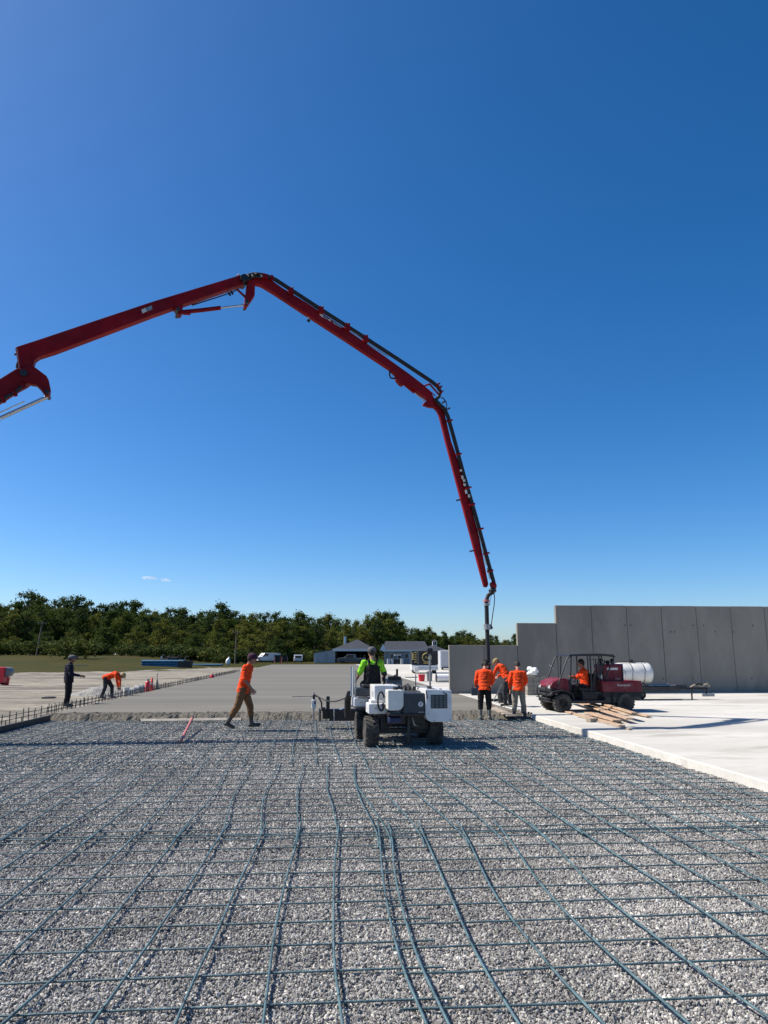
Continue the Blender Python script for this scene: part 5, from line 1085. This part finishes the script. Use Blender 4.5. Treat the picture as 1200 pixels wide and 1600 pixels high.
# service truck with a printed box, beside a second box trailer
g = gp(664, 1052.5, ZS); t = thing('box_truck', (g.x, g.y, ZS), 'service truck with a black box printed in gold, parked left of the wall', 'truck', -YAW)
tk2 = F / ((g - Vector((0, 0, H))).length)
def zt_(py): return (1052.5 - py) / tk2
W = 40 / tk2 / 2
pb('deck', t, M_whitepaint, -W, W, 0, 4.2, zt_(1047), zt_(1040), bevel=0.03); bx = pb('box', t, M_black, -W, W, 0.05, 2.6, zt_(1039.5), zt_(1018.5), bevel=0.03); pb('bumper', t, M_magnes, -W, W, -0.12, -0.01, zt_(1047.5), zt_(1044.5)); pb('cab', t, M_whitepaint, -W * 0.9, W * 0.9, 2.7, 4.4, zt_(1040), zt_(1019), bevel=0.1)
pb('corner_post', t, M_galv, -W * 0.53, -W * 0.50, 0.03, 0.049, zt_(1039.5), zt_(1019)); pb('white_canister', t, M_tank, -W * 0.85, -W * 0.5, -0.3, -0.13, zt_(1050), zt_(1042), bevel=0.05)
bm = nb(); rr_ = 0.40; c_ = (W * 0.15, zt_(1028.5)); ring = [(c_[0] + rr_ * math.cos(a), 0.03, c_[1] + rr_ * math.sin(a)) for a in [2 * math.pi * q / 28 for q in range(29)]]; tube(bm, ring, 0.05, 6, False); obj('printed_ring', bm, M_gold, bx)
for (x0, z0, x1, z1) in ((-0.18, -0.1, -0.05, 0.15), (-0.05, 0.15, 0.05, -0.12), (0.05, -0.12, 0.2, 0.1), (0.02, 0.02, 0.2, -0.14)): bm = nb(); bar(bm, (c_[0] + x0, 0.03, c_[1] + z0), (c_[0] + x1, 0.03, c_[1] + z1), 0.06, 0.03); obj('printed_stroke', bm, M_gold, bx)
for q in range(5): pb('printed_block', bx, M_gold, -W * 0.80, -W * 0.62, 0.03, 0.049, zt_(1021.5 + q * 3.6), zt_(1020 + q * 3.6), bevel=0)
pb('printed_panel', bx, M_gold, -W * 0.98, -W * 0.86, 0.03, 0.049, zt_(1032), zt_(1021), bevel=0)
pb('printed_line', bx, M_gold, -W * 0.1, W * 0.5, 0.03, 0.049, zt_(1037.6), zt_(1036.6), bevel=0)
for y in (0.6, 3.5):
    for x in (-W * 0.8, W * 0.8): wheel(t, (x, y, 0.33), 0.33, 0.22, rim=M_galv, lugs=0)
g = gp(696, 1047, ZS); t = thing('box_trailer', (g.x, g.y, ZS), 'plain white box trailer half hidden behind the wall end', 'trailer', -YAW); k3 = F / ((g - Vector((0, 0, H))).length)
pb('box', t, M_siding, -7 / k3, 16 / k3, 0, 4, 4 / k3, 29 / k3, bevel=0.04); pb('door_frame', t, M_trim, -7.6 / k3, -6 / k3, -0.03, -0.005, 3 / k3, 29.5 / k3); pb('top_rail', t, M_trim, -7 / k3, 16 / k3, -0.03, -0.005, 28 / k3, 30 / k3); pb('bumper', t, M_blackmetal, -6 / k3, 15 / k3, -0.1, -0.01, 2.5 / k3, 4 / k3)
for x in (-3 / k3, 12 / k3): wheel(t, (x, 1.5, 0.3), 0.3, 0.2, rim=M_galv, lugs=0)

def roofed(name, px0, px1, D, py_eave, py_ridge, label, cat, depth=9.0, hip=0.5, ridge_x=0.5, wall=M_siding2, open_front=False, over=0.35, ridge_along='y', pyb=None):
    g0, g1 = ground_at(px0, D), ground_at(px1, D); k = F / D
    t = thing(name, tuple(g0), label, cat, -YAW); W_ = (g1 - g0).length
    ze = H + (YH - py_eave) / k; zr = H + (YH - py_ridge) / k
    if open_front:
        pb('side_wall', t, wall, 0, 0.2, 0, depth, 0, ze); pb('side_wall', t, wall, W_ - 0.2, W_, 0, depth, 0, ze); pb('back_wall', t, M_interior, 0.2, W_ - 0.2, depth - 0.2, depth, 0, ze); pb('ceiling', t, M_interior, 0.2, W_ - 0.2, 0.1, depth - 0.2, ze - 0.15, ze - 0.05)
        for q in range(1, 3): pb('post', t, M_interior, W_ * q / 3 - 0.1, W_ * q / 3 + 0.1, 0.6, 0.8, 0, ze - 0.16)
        pb('fascia', t, M_trim, -over, W_ + over, -over - 0.06, -over - 0.01, ze - 0.45, ze + 0.02)
    else:
        pb('wall', t, wall, 0, W_, 0, depth, 0, ze, bevel=0.02); pb('fascia', t, M_trim, -over, W_ + over, -over - 0.06, -over - 0.01, ze - 0.28, ze + 0.02)
    bm = nb(); o_ = over
    c = [bm.verts.new(v) for v in ((-o_, -o_, ze), (W_ + o_, -o_, ze), (W_ + o_, depth + o_, ze), (-o_, depth + o_, ze))]
    if ridge_along == 'y': r2 = [bm.verts.new((W_ * ridge_x, depth * hip, zr)), bm.verts.new((W_ * ridge_x, depth * (1 - hip * 0.4), zr))]; fs = ((c[0], c[1], r2[0]), (c[1], c[2], r2[1], r2[0]), (c[2], c[3], r2[1]), (c[3], c[0], r2[0], r2[1]))
    else: r2 = [bm.verts.new((0.3 if not hip else W_ * hip * 0.3, depth / 2, zr)), bm.verts.new((W_ - 0.3, depth / 2, zr))]; fs = ((c[0], c[1], r2[1], r2[0]), (c[1], c[2], r2[1]), (c[2], c[3], r2[0], r2[1]), (c[3], c[0], r2[0]))
    for f in fs: bm.faces.new(f)
    bm.faces.new(c[::-1]); rf = obj('roof', bm, M_roof, t)
    return t, rf, W_, ze, zr, k
t, rf, W_, ze, zr, k = roofed('open_shed', 522, 583, 160, 1014.5, 999, 'dark open-fronted shed with low hipped roof behind the slab', 'shed', 11, 0.45, 0.58, M_siding, True)
pb('lean_to_wall', t, M_siding, -4.4, -0.02, 0.4, 6, 0, H + (YH - 1020) / k, bevel=0.02)
bm = nb(); extr(bm, [(-4.4, H + (YH - 1020) / k), (0, H + (YH - 1020) / k), (0, ze - 0.1)], lambda a, b, q: Vector((a, q, b)), 0.405, 6); obj('lean_to_gable', bm, M_siding, t)
bm = nb(); extr(bm, [(-4.7, H + (YH - 1020.5) / k), (0, ze - 0.08), (0, ze + 0.04), (-4.7, H + (YH - 1019.5) / k)], lambda a, b, q: Vector((a, q, b)), 0.2, 6.2); obj('lean_to_roof', bm, M_roof, t)
pb('door', t, M_galv, -2.2, -1.3, 0.37, 0.395, 0, 2.0); pb('door', t, M_galv, -3.9, -3.1, 0.37, 0.395, 0, 0.9)
g = ground_at(539, 176); t = thing('white_stack', tuple(g), 'slim white flue standing up behind the open shed', 'flue'); pb('shaft', t, M_trim, -0.28, 0.28, -0.28, 0.28, 0, 6.0, bevel=0.03); pb('cowl', t, M_galv, -0.34, 0.34, -0.34, 0.34, 6.01, 6.15)
t, rf, W_, ze, zr, k = roofed('grey_house', 600, 668, 150, 1016, 1002, 'long grey house with slate roof right of the open shed', 'house', 9, 0.0, 0.5, M_siding2, False, ridge_along='x')
bm = nb(); extr(bm, [(-0.9, ze - 0.05), (0.5, ze - 0.05), (-0.2, ze + 1.25)], lambda a, b, q: Vector((a, q, b)), -0.45, -0.3); obj('gable_board', bm, M_trim, t)
for q in range(3):
    f_ = pb('window', t, M_trim, 1.2 + q * 1.5, 2.0 + q * 1.5, -0.05, -0.005, 1.0, 2.0); pb('pane', f_, M_glass, 1.28 + q * 1.5, 1.92 + q * 1.5, -0.07, -0.052, 1.08, 1.92)
f_ = pb('door', t, M_trim, 5.2, 6.5, -0.06, -0.005, 0, 2.6); pb('door_panel', f_, M_interior, 5.35, 6.35, -0.09, -0.062, 0, 2.45)
t, rf, W_, ze, zr, k = roofed('garage', 649, 703, 135, 1019, 1007.5, 'grey hip-roofed garage with a white cupola behind the truck', 'garage', 8, 0.5, 0.56, M_siding2)
cx_ = W_ * 0.60; cu = pb('cupola', t, M_trim, cx_ - 0.4, cx_ + 0.4, 3.4, 4.2, zr - 0.4, H + (YH - 1002) / k, bevel=0.02); zt = H + (YH - 1002) / k
pb('louvre_opening', cu, M_interior, cx_ - 0.3, cx_ - 0.03, 3.37, 3.395, zt - 0.75, zt - 0.1); pb('louvre_opening', cu, M_interior, cx_ + 0.03, cx_ + 0.3, 3.37, 3.395, zt - 0.75, zt - 0.1)
bm = nb(); c = [bm.verts.new(v) for v in ((cx_ - .5, 3.3, zt), (cx_ + .5, 3.3, zt), (cx_ + .5, 4.3, zt), (cx_ - .5, 4.3, zt))]; ap = bm.verts.new((cx_, 3.8, zt + 0.4)); [bm.faces.new((c[q], c[(q + 1) % 4], ap)) for q in range(4)]; bm.faces.new(c[::-1]); obj('cupola_roof', bm, M_roof, cu)
for q, (px, w_, h_, nm) in enumerate(((607, 0.5, 1.0, 'white upright box in front of the grey house, leftmost'), (613, 0.4, 0.9, 'white upright box in front of the grey house, second from left'), (628, 0.45, 1.0, 'white upright box in front of the grey house, rightmost'))):
    g = ground_at(px, 140); t = thing('storage_box', tuple(g), nm, 'box'); pb('carton', t, M_trim, -w_ / 2, w_ / 2, -0.3, 0.3, 0, h_); pb('lid', t, M_galv, -w_ / 2 - 0.02, w_ / 2 + 0.02, -0.32, 0.32, h_ + 0.004, h_ + 0.05)
g = ground_at(621, 141); t = thing('golf_cart', tuple(g), 'small dark cart with pale canopy before the grey house', 'cart'); pb('body', t, M_blackmetal, -1.0, 1.0, -0.6, 0.6, 0.3, 0.9, bevel=0.1); pb('canopy', t, M_trim, -0.6, 0.7, -0.6, 0.6, 1.65, 1.75, bevel=0.03)
for x in (-0.5, 0.6):
    for y in (-0.5, 0.5): ptub('canopy_post', t, M_blackmetal, [(x, y, 0.9), (x, y, 1.65)], 0.03)
for x in (-0.7, 0.7): wheel(t, (x, -0.55, 0.25), 0.25, 0.2, axis='Y', lugs=0)
# stacks by the field
g = gp(257, 1043.5); t = thing('blue_bundle', tuple(g), 'long low bundle wrapped in blue sheeting at the field edge', 'bundle', -YAW); kb = F / g.length
for q in range(18): ptub('wrapped_pipe', t, M_blue, [(-32 / kb, -0.5 + 0.17 * (q % 6), 0.25 + 0.32 * (q // 6)), (29 / kb, -0.45 + 0.17 * (q % 6), 0.25 + 0.32 * (q // 6))], 0.2, 8)
for x in (-22, 0, 20): pb('bearer', t, M_oldwood, x / kb - 0.1, x / kb + 0.1, -0.8, 0.8, -0.02, 0.06)
g2 = gp(258, 1042) + Vector((0, 6, 0)); t = thing('dark_attachment', tuple(g2), 'dark steel machine attachments piled behind the blue bundle', 'machinery', -YAW)
for (x0, x1, y0, y1, z0, z1) in ((-2.1, -0.6, -0.5, 0.4, 0.5, 1.15), (-0.5, 0.7, -0.4, 0.6, 0.5, 1.4), (0.8, 2.2, -0.5, 0.3, 0.5, 1.0), (-1.2, 0.1, 0.1, 0.8, 0.5, 1.55)): pb('frame_block', t, M_black, x0, x1, y0, y1, z0, z1, bevel=0.12)
for q in range(9): x_ = rs.uniform(-2, 1.9); ptub('arm', t, M_black, [(x_, -0.3, 0.9), (x_ + rs.uniform(-.5, .5), -0.2, rs.uniform(1.4, 1.9)), (x_ + rs.uniform(-.2, 1.0), 0, rs.uniform(1.0, 1.5))], 0.09)
pb('support', t, M_black, -1.9, 2.0, -0.4, 0.4, 0, 0.49); pb('pale_tag', t, M_trim, -1.85, -1.6, -0.56, -0.51, 1.2, 1.55)
g = gp(289, 1044); t = thing('dark_skip', tuple(g), 'black low skip right of the blue bundle', 'skip', -YAW); bm = nb(); extr(bm, [(-0.85, 0), (0.8, 0), (1.0, 0.85), (0.5, 1.0), (-0.95, 0.9)], lambda a, b, q: Vector((a, q, b)), -0.5, 0.6); obj('tub', bm, M_blackmetal, t, bevel=0.04); pb('rim', t, M_blackmetal, -1.0, 1.02, -0.55, 0.65, 0.9, 0.96)
g = gp(324, 1041); t = thing('teal_pipes', tuple(g), 'flat stack of teal pipes beyond the black skip', 'pipes', -YAW); kb = F / g.length
for q in range(6): ptub('pipe', t, M_blue, [(-23 / kb, -0.5 + 0.2 * q, 0.22), (22 / kb, -0.45 + 0.2 * q, 0.22)], 0.15, 8)
g = gp(356, 1039); t = thing('white_sack', tuple(g), 'pale upright sack at the yard end behind the walking person', 'sack'); bm = nb(); ell(bm, (0, 0, 0.55), (0.42, 0.4, 0.6)); ell(bm, (0.15, 0, 1.05), (0.2, 0.2, 0.35)); shrink('bag', bm, M_trim, t, 0.06, 2, 0.05, 2); ptub('tie', t, M_galv, [(0.15, -0.1, 1.2), (0.15, 0.1, 1.25)], 0.05)
for px, nm in ((434, 'left'), (445, 'right')):
    g = ground_at(px, 150); t = thing('barrier_sign', tuple(g), f'dark folding barrier by the far slab end, {nm} of two', 'barrier'); pb('board', t, M_interior, -0.7, 0.7, -0.05, 0.05, 0.4, 1.7); ptub('leg', t, M_pinkbar, [(-0.6, -0.3, 0), (-0.5, 0, 1.5)], 0.06); ptub('leg', t, M_pinkbar, [(0.6, -0.3, 0), (0.5, 0, 1.5)], 0.06)
g = gp(127, 1043.5) ; t = thing('field_bench', tuple(g), 'low dark plank rack lying at the field edge', 'rack'); pb('beam', t, M_oldwood, -0.9, 0.9, -0.1, 0.1, 0.28, 0.4); pb('foot', t, M_oldwood, -0.7, -0.5, -0.2, 0.2, 0, 0.28); pb('foot', t, M_oldwood, 0.6, 0.8, -0.2, 0.2, 0, 0.28)
# small gravel heap behind the bending person
def heap(x, y): return 0
g = gp(158, 1086); bm = grid(-1.6, 1.6, -1.4, 1.4, 30, 26, lambda x, y: 0.5 * max(0, 1 - math.hypot(x / 1.5, y / 1.3)) ** 0.8 + 0.05 * nz(x * 3, y * 3) - 0.04)
o = obj('gravel_heap', bm, M_gravelbed); o.location = g; tag(o, 'small grey gravel heap behind the bending person', 'gravel heap')

# ------------------------------------------------------------------ utility poles
for px, D, ytop, nm, lean in ((368, 150, 986, 'utility pole standing before the woods behind the walking person', 0.0), (57, 150, 972, 'leaning utility pole in front of the woods at far left', 0.09)):
    g = ground_at(px, D); h = H + (YH - ytop) / F * D - g.z; t = thing('utility_pole', tuple(g), 'slim wooden ' + nm, 'utility pole'); t.rotation_euler = (0, lean, 0)
    ptub('post', t, M_polewood, [(0, 0, -0.5), (0, 0, h)], [0.17, 0.11], 10); pb('crossarm', t, M_polewood, -0.9, 0.9, -0.06, 0.06, h - 0.5, h - 0.36)
    for x in (-0.75, 0.75): ptub('insulator', t, M_galv, [(x, 0, h - 0.36), (x, 0, h - 0.2)], 0.05)

# ------------------------------------------------------------------ trees
def leaf_mat(name, c1, c2):
    m = bpy.data.materials.new(name); m.use_nodes = True; nt = m.node_tree; b = nt.nodes['Principled BSDF']
    b.inputs['Roughness'].default_value = 0.75; b.inputs['Specular IOR Level'].default_value = 0.08
    tc = nt.nodes.new('ShaderNodeTexCoord'); n = nt.nodes.new('ShaderNodeTexNoise'); n.inputs['Scale'].default_value = 0.45; n.inputs['Detail'].default_value = 5
    nt.links.new(tc.outputs['Object'], n.inputs['Vector']); oi = nt.nodes.new('ShaderNodeObjectInfo'); ad = nt.nodes.new('ShaderNodeMath'); ad.operation = 'MULTIPLY_ADD'; ad.inputs[1].default_value = 0.5
    nt.links.new(oi.outputs['Random'], ad.inputs[0]); nt.links.new(n.outputs['Fac'], ad.inputs[2])
    rp = nt.nodes.new('ShaderNodeValToRGB'); rp.color_ramp.elements[0].position = 0.42; rp.color_ramp.elements[0].color = (*c1, 1); rp.color_ramp.elements[1].position = 0.98; rp.color_ramp.elements[1].color = (*c2, 1)
    nt.links.new(ad.outputs[0], rp.inputs[0]); nt.links.new(rp.outputs[0], b.inputs['Base Color'])
    tr = nt.nodes.new('ShaderNodeBsdfTranslucent'); nt.links.new(rp.outputs[0], tr.inputs[0]); mx = nt.nodes.new('ShaderNodeMixShader'); mx.inputs[0].default_value = 0.28
    out = nt.nodes['Material Output']; nt.links.new(b.outputs[0], mx.inputs[1]); nt.links.new(tr.outputs[0], mx.inputs[2]); nt.links.new(mx.outputs[0], out.inputs[0])
    return m
M_leafA = leaf_mat('leaves_dark', (0.030, 0.056, 0.011), (0.080, 0.110, 0.022)); M_leafB = leaf_mat('leaves_olive', (0.056, 0.088, 0.014), (0.150, 0.155, 0.028)); M_shrub = leaf_mat('leaves_shrub', (0.024, 0.046, 0.011), (0.090, 0.105, 0.024))
def leaf_cloud(blobs, per, size, seed):
    """many small leaf-sized faces spread through blobs (x,y,z,r)"""
    g_ = np.random.default_rng(seed); P = []
    for (x, y, z, r) in blobs:
        n = int(per * (r ** 1.7)) + 12
        d = g_.normal(size=(n, 3)); d /= np.linalg.norm(d, axis=1)[:, None]
        rad = r * np.minimum(1.7, 0.15 + 0.62 * np.abs(g_.normal(size=n)) + 0.35 * g_.random(n))
        c = np.array([x, y, z]) + d * rad[:, None] * np.array([1, 1, 0.82])
        nr = d + g_.normal(size=(n, 3)) * 0.8; nr /= np.linalg.norm(nr, axis=1)[:, None]
        a = np.cross(nr, g_.normal(size=(n, 3))); a /= np.linalg.norm(a, axis=1)[:, None]; b = np.cross(nr, a)
        s = (size * (0.6 + 0.8 * g_.random(n)))[:, None]
        P.append(np.stack([c - a * s, c - b * s * 0.55, c + a * s, c + b * s * 0.55], 1))
    P = np.concatenate(P); n = len(P)
    me = bpy.data.meshes.new('crown'); me.vertices.add(n * 4); me.vertices.foreach_set('co', P.reshape(-1)); me.loops.add(n * 4); me.loops.foreach_set('vertex_index', np.arange(n * 4)); me.polygons.add(n); me.polygons.foreach_set('loop_start', np.arange(0, n * 4, 4)); me.polygons.foreach_set('loop_total', np.full(n, 4)); me.update(calc_edges=True)
    return me
def tree_proto(seed, shape, m, sparse=1.0):
    """unit tree: 10 m tall"""
    r = random.Random(seed); Ht = 10.0; w = {'round': 3.5, 'tall': 2.5, 'wide': 4.2}[shape]; zb = {'round': 1.3, 'tall': 1.0, 'wide': 1.4}[shape]
    root = empty('tree', (0, 0, -500)); 
    bm = nb(); top = Vector((r.uniform(-.4, .4), r.uniform(-.4, .4), Ht * 0.86)); tp_ = [Vector((0, 0, -0.3)), Vector((r.uniform(-.1, .1), 0, 2)), Vector((r.uniform(-.3, .3), r.uniform(-.3, .3), 5)), top]
    tube(bm, tp_, [0.26, 0.2, 0.13, 0.03], 8); blobs = []
    for q in range(80):
        t_ = (q + r.random()) / 80; z = zb + (Ht - zb) * t_; env = w * (math.sin(math.pi * min(1, 0.16 + 0.74 * t_) ** 0.85)) * r.uniform(0.2, 1.12); a = r.uniform(0, 6.283)
        c = Vector((env * math.cos(a), env * math.sin(a), z)); rad = r.uniform(0.4, 1.0) * (1.1 - 0.45 * t_)
        blobs.append((c.x, c.y, c.z - r.uniform(0, 1.2) * t_ - rad * 0.3, rad))
        base = tp_[1].lerp(top, max(0, t_ - 0.2)); tube(bm, [base, base.lerp(c, 0.5) + Vector((0, 0, 0.25)), c], [0.075, 0.05, 0.015], 5)
    blobs += [(top.x, top.y, Ht - 0.7, 0.9), (0, 0, 5.5, 1.6), (0.3, 0.3, 7, 1.5)]
    obj('trunk', bm, M_bark, root, smooth=60)
    me = leaf_cloud(blobs, 150 * sparse, 0.165, seed); me.materials.append(m); link('crown', me, root)
    return root
protos = [tree_proto(11 + i, s_, m_, sp_) for i, (s_, m_, sp_) in enumerate((('round', M_leafA, 1), ('tall', M_leafA, 0.8), ('round', M_leafB, 1), ('wide', M_leafB, 1), ('tall', M_leafB, 0.9), ('wide', M_leafA, 0.7), ('round', M_leafA, 0.6), ('tall', M_leafA, 1.1)))]
rt_ = random.Random(21)
prof = [(-160, 955), (-100, 940), (0, 945), (40, 927), (75, 937), (110, 931), (140, 949), (175, 938), (210, 941), (240, 949), (270, 951), (300, 957), (330, 949), (350, 943), (380, 958), (400, 952), (430, 962), (470, 959), (500, 961), (530, 967), (555, 969), (580, 956), (605, 951), (640, 974), (680, 984), (720, 989), (745, 991), (780, 996), (808, 993), (850, 992), (1000, 990), (1400, 985)]
def top_at(px):
    for (a, ya), (b, yb) in zip(prof, prof[1:]):
        if a <= px <= b: return ya + (yb - ya) * (px - a) / (b - a)
    return 960
used = set()
TL = {0: 'dark round-crowned', 1: 'slender dark', 2: 'olive-green round-crowned', 3: 'broad olive-green', 4: 'slender olive-green', 5: 'broad loose-leaved dark', 6: 'thin-leaved dark', 7: 'dense upright dark'}
def plant(px, D, ytop, pi, zone, wide=1.0):
    g = ground_at(px, D); h = H + (YH - ytop) / F * D - g.z
    o = protos[pi] if pi not in used else copy_tree(protos[pi]); used.add(pi)
    o.location = (g.x, g.y, g.z - 0.2); s = h / 10.0; o.scale = (s * wide * rt_.uniform(0.9, 1.15), s * wide * rt_.uniform(0.9, 1.15), s); o.rotation_euler = (0, 0, rt_.uniform(0, 6.28))
    tag(o, f'{TL[pi]} tree in the woodland {zone}', 'tree', f'{TL[pi]} trees in the woodland {zone}')
zone_of = lambda px: 'at far left' if px < 240 else ('behind the walking person' if px < 480 else ('behind the sheds' if px < 700 else 'beyond the wall'))
px = -150
while px < 812:     # tall back row following the skyline
    plant(px, rt_.uniform(215, 240) + max(0, px - 450) * 0.25, top_at(px) + rt_.uniform(-5, 9), rt_.choice([0, 1, 5, 6, 7, 1, 2]), zone_of(px)); px += rt_.uniform(12, 19) if px < 630 else rt_.uniform(7, 11)
px = -150
while px < 800:     # second row, lower
    yt = top_at(px); plant(px, rt_.uniform(190, 208) + max(0, px - 450) * 0.25, yt + (YH - yt) * rt_.uniform(0.12, 0.35), rt_.choice([2, 3, 4, 0, 7, 5]), zone_of(px), 1.15); px += rt_.uniform(16, 26) if px < 630 else rt_.uniform(10, 15)
px = -150
while px < 480:     # front fringe
    yt = top_at(px); plant(px, rt_.uniform(172, 184), yt + (YH - yt) * rt_.uniform(0.42, 0.7), rt_.choice([3, 2, 4, 3, 0]), zone_of(px), 1.35); px += rt_.uniform(34, 55)
for i_, pr in enumerate(protos):
    if i_ not in used:
        for ch in list(pr.children): bpy.data.objects.remove(ch)
        bpy.data.objects.remove(pr)
# shrubs along the foot of the wood
sp_ = []
for i in range(3):
    root = empty('shrub', (0, 0, -500)); r = random.Random(90 + i)
    me = leaf_cloud([(r.uniform(-1.3, 1.3), r.uniform(-.8, .8), r.uniform(0.4, 1.3), r.uniform(0.5, 0.9)) for q in range(12)], 130, 0.14, 60 + i); me.materials.append(M_shrub); link('foliage', me, root)
    bm = nb(); [tube(bm, [(0, 0, -0.1), (r.uniform(-.8, .8), r.uniform(-.4, .4), 1.2)], [0.05, 0.015], 5) for q in range(6)]; obj('stems', bm, M_bark, root); sp_.append(root)
first = [True] * 3; px = -120
def shrub(px, D, h, i, wide=1.0, lab=None, cat='shrub', grp=None):
    o = sp_[i] if first[i] else copy_tree(sp_[i]); first[i] = False
    g = ground_at(px, D); o.location = (g.x, g.y, g.z - 0.1); s = h / 1.9; o.scale = (s * wide, s, s); o.rotation_euler = (0, 0, rt_.uniform(-.5, .5))
    z_ = zone_of(px); nm = ('leafy', 'rounded', 'spreading')[i]
    tag(o, lab or f'{nm} shrub at the foot of the woodland {z_}', cat, grp or f'{nm} shrubs at the foot of the woodland {z_}')
while px < 500: shrub(px, rt_.uniform(150, 166) if px < 385 else rt_.uniform(188, 196), rt_.uniform(1.7, 3.6), rt_.randrange(3), rt_.uniform(1.0, 1.8)); px += rt_.uniform(11, 19)
shrub(115, 128, 3.9, 1, 1.15, 'large dark rounded bush standing alone before the woods', 'bush', 'lone bush')
# ------------------------------------------------------------------ two wisps of cloud
mc = bpy.data.materials.new('cloud_vapour'); mc.use_nodes = True; nt = mc.node_tree; nt.nodes.remove(nt.nodes['Principled BSDF'])
df = nt.nodes.new('ShaderNodeBsdfDiffuse'); df.inputs[0].default_value = (0.95, 0.95, 0.95, 1); tl_ = nt.nodes.new('ShaderNodeBsdfTranslucent'); tl_.inputs[0].default_value = (0.95, 0.95, 0.95, 1)
m1 = nt.nodes.new('ShaderNodeMixShader'); m1.inputs[0].default_value = 0.5; nt.links.new(df.outputs[0], m1.inputs[1]); nt.links.new(tl_.outputs[0], m1.inputs[2])
tc = nt.nodes.new('ShaderNodeTexCoord'); nn = nt.nodes.new('ShaderNodeTexNoise'); nn.inputs['Scale'].default_value = 0.12; nn.inputs['Detail'].default_value = 4; nt.links.new(tc.outputs['Object'], nn.inputs['Vector'])
mr = nt.nodes.new('ShaderNodeMapRange'); mr.inputs[1].default_value = 0.40; mr.inputs[2].default_value = 0.7; mr.inputs[4].default_value = 0.38; nt.links.new(nn.outputs['Fac'], mr.inputs[0])
tp2 = nt.nodes.new('ShaderNodeBsdfTransparent'); m2 = nt.nodes.new('ShaderNodeMixShader'); nt.links.new(mr.outputs[0], m2.inputs[0]); nt.links.new(tp2.outputs[0], m2.inputs[1]); nt.links.new(m1.outputs[0], m2.inputs[2]); nt.links.new(m2.outputs[0], nt.nodes['Material Output'].inputs['Surface'])
for px, py, w, nm in ((232, 903.5, 24, 'larger left'), (259, 906.5, 15, 'smaller right')):
    p = at_dist(px, py, 3000); bm = nb()
    for q in range(7): ell(bm, (rs.uniform(-.6, .6) * w, rs.uniform(-20, 20), rs.uniform(-2, 2)), (w * rs.uniform(0.5, 0.9), 20, rs.uniform(2.5, 5)))
    root = empty('cloud', tuple(p), -YAW, f'tiny white cloud wisp low over the trees, the {nm} one', 'cloud'); shrink('vapour', bm, mc, root, 2.0, 3, 1.5, 2)
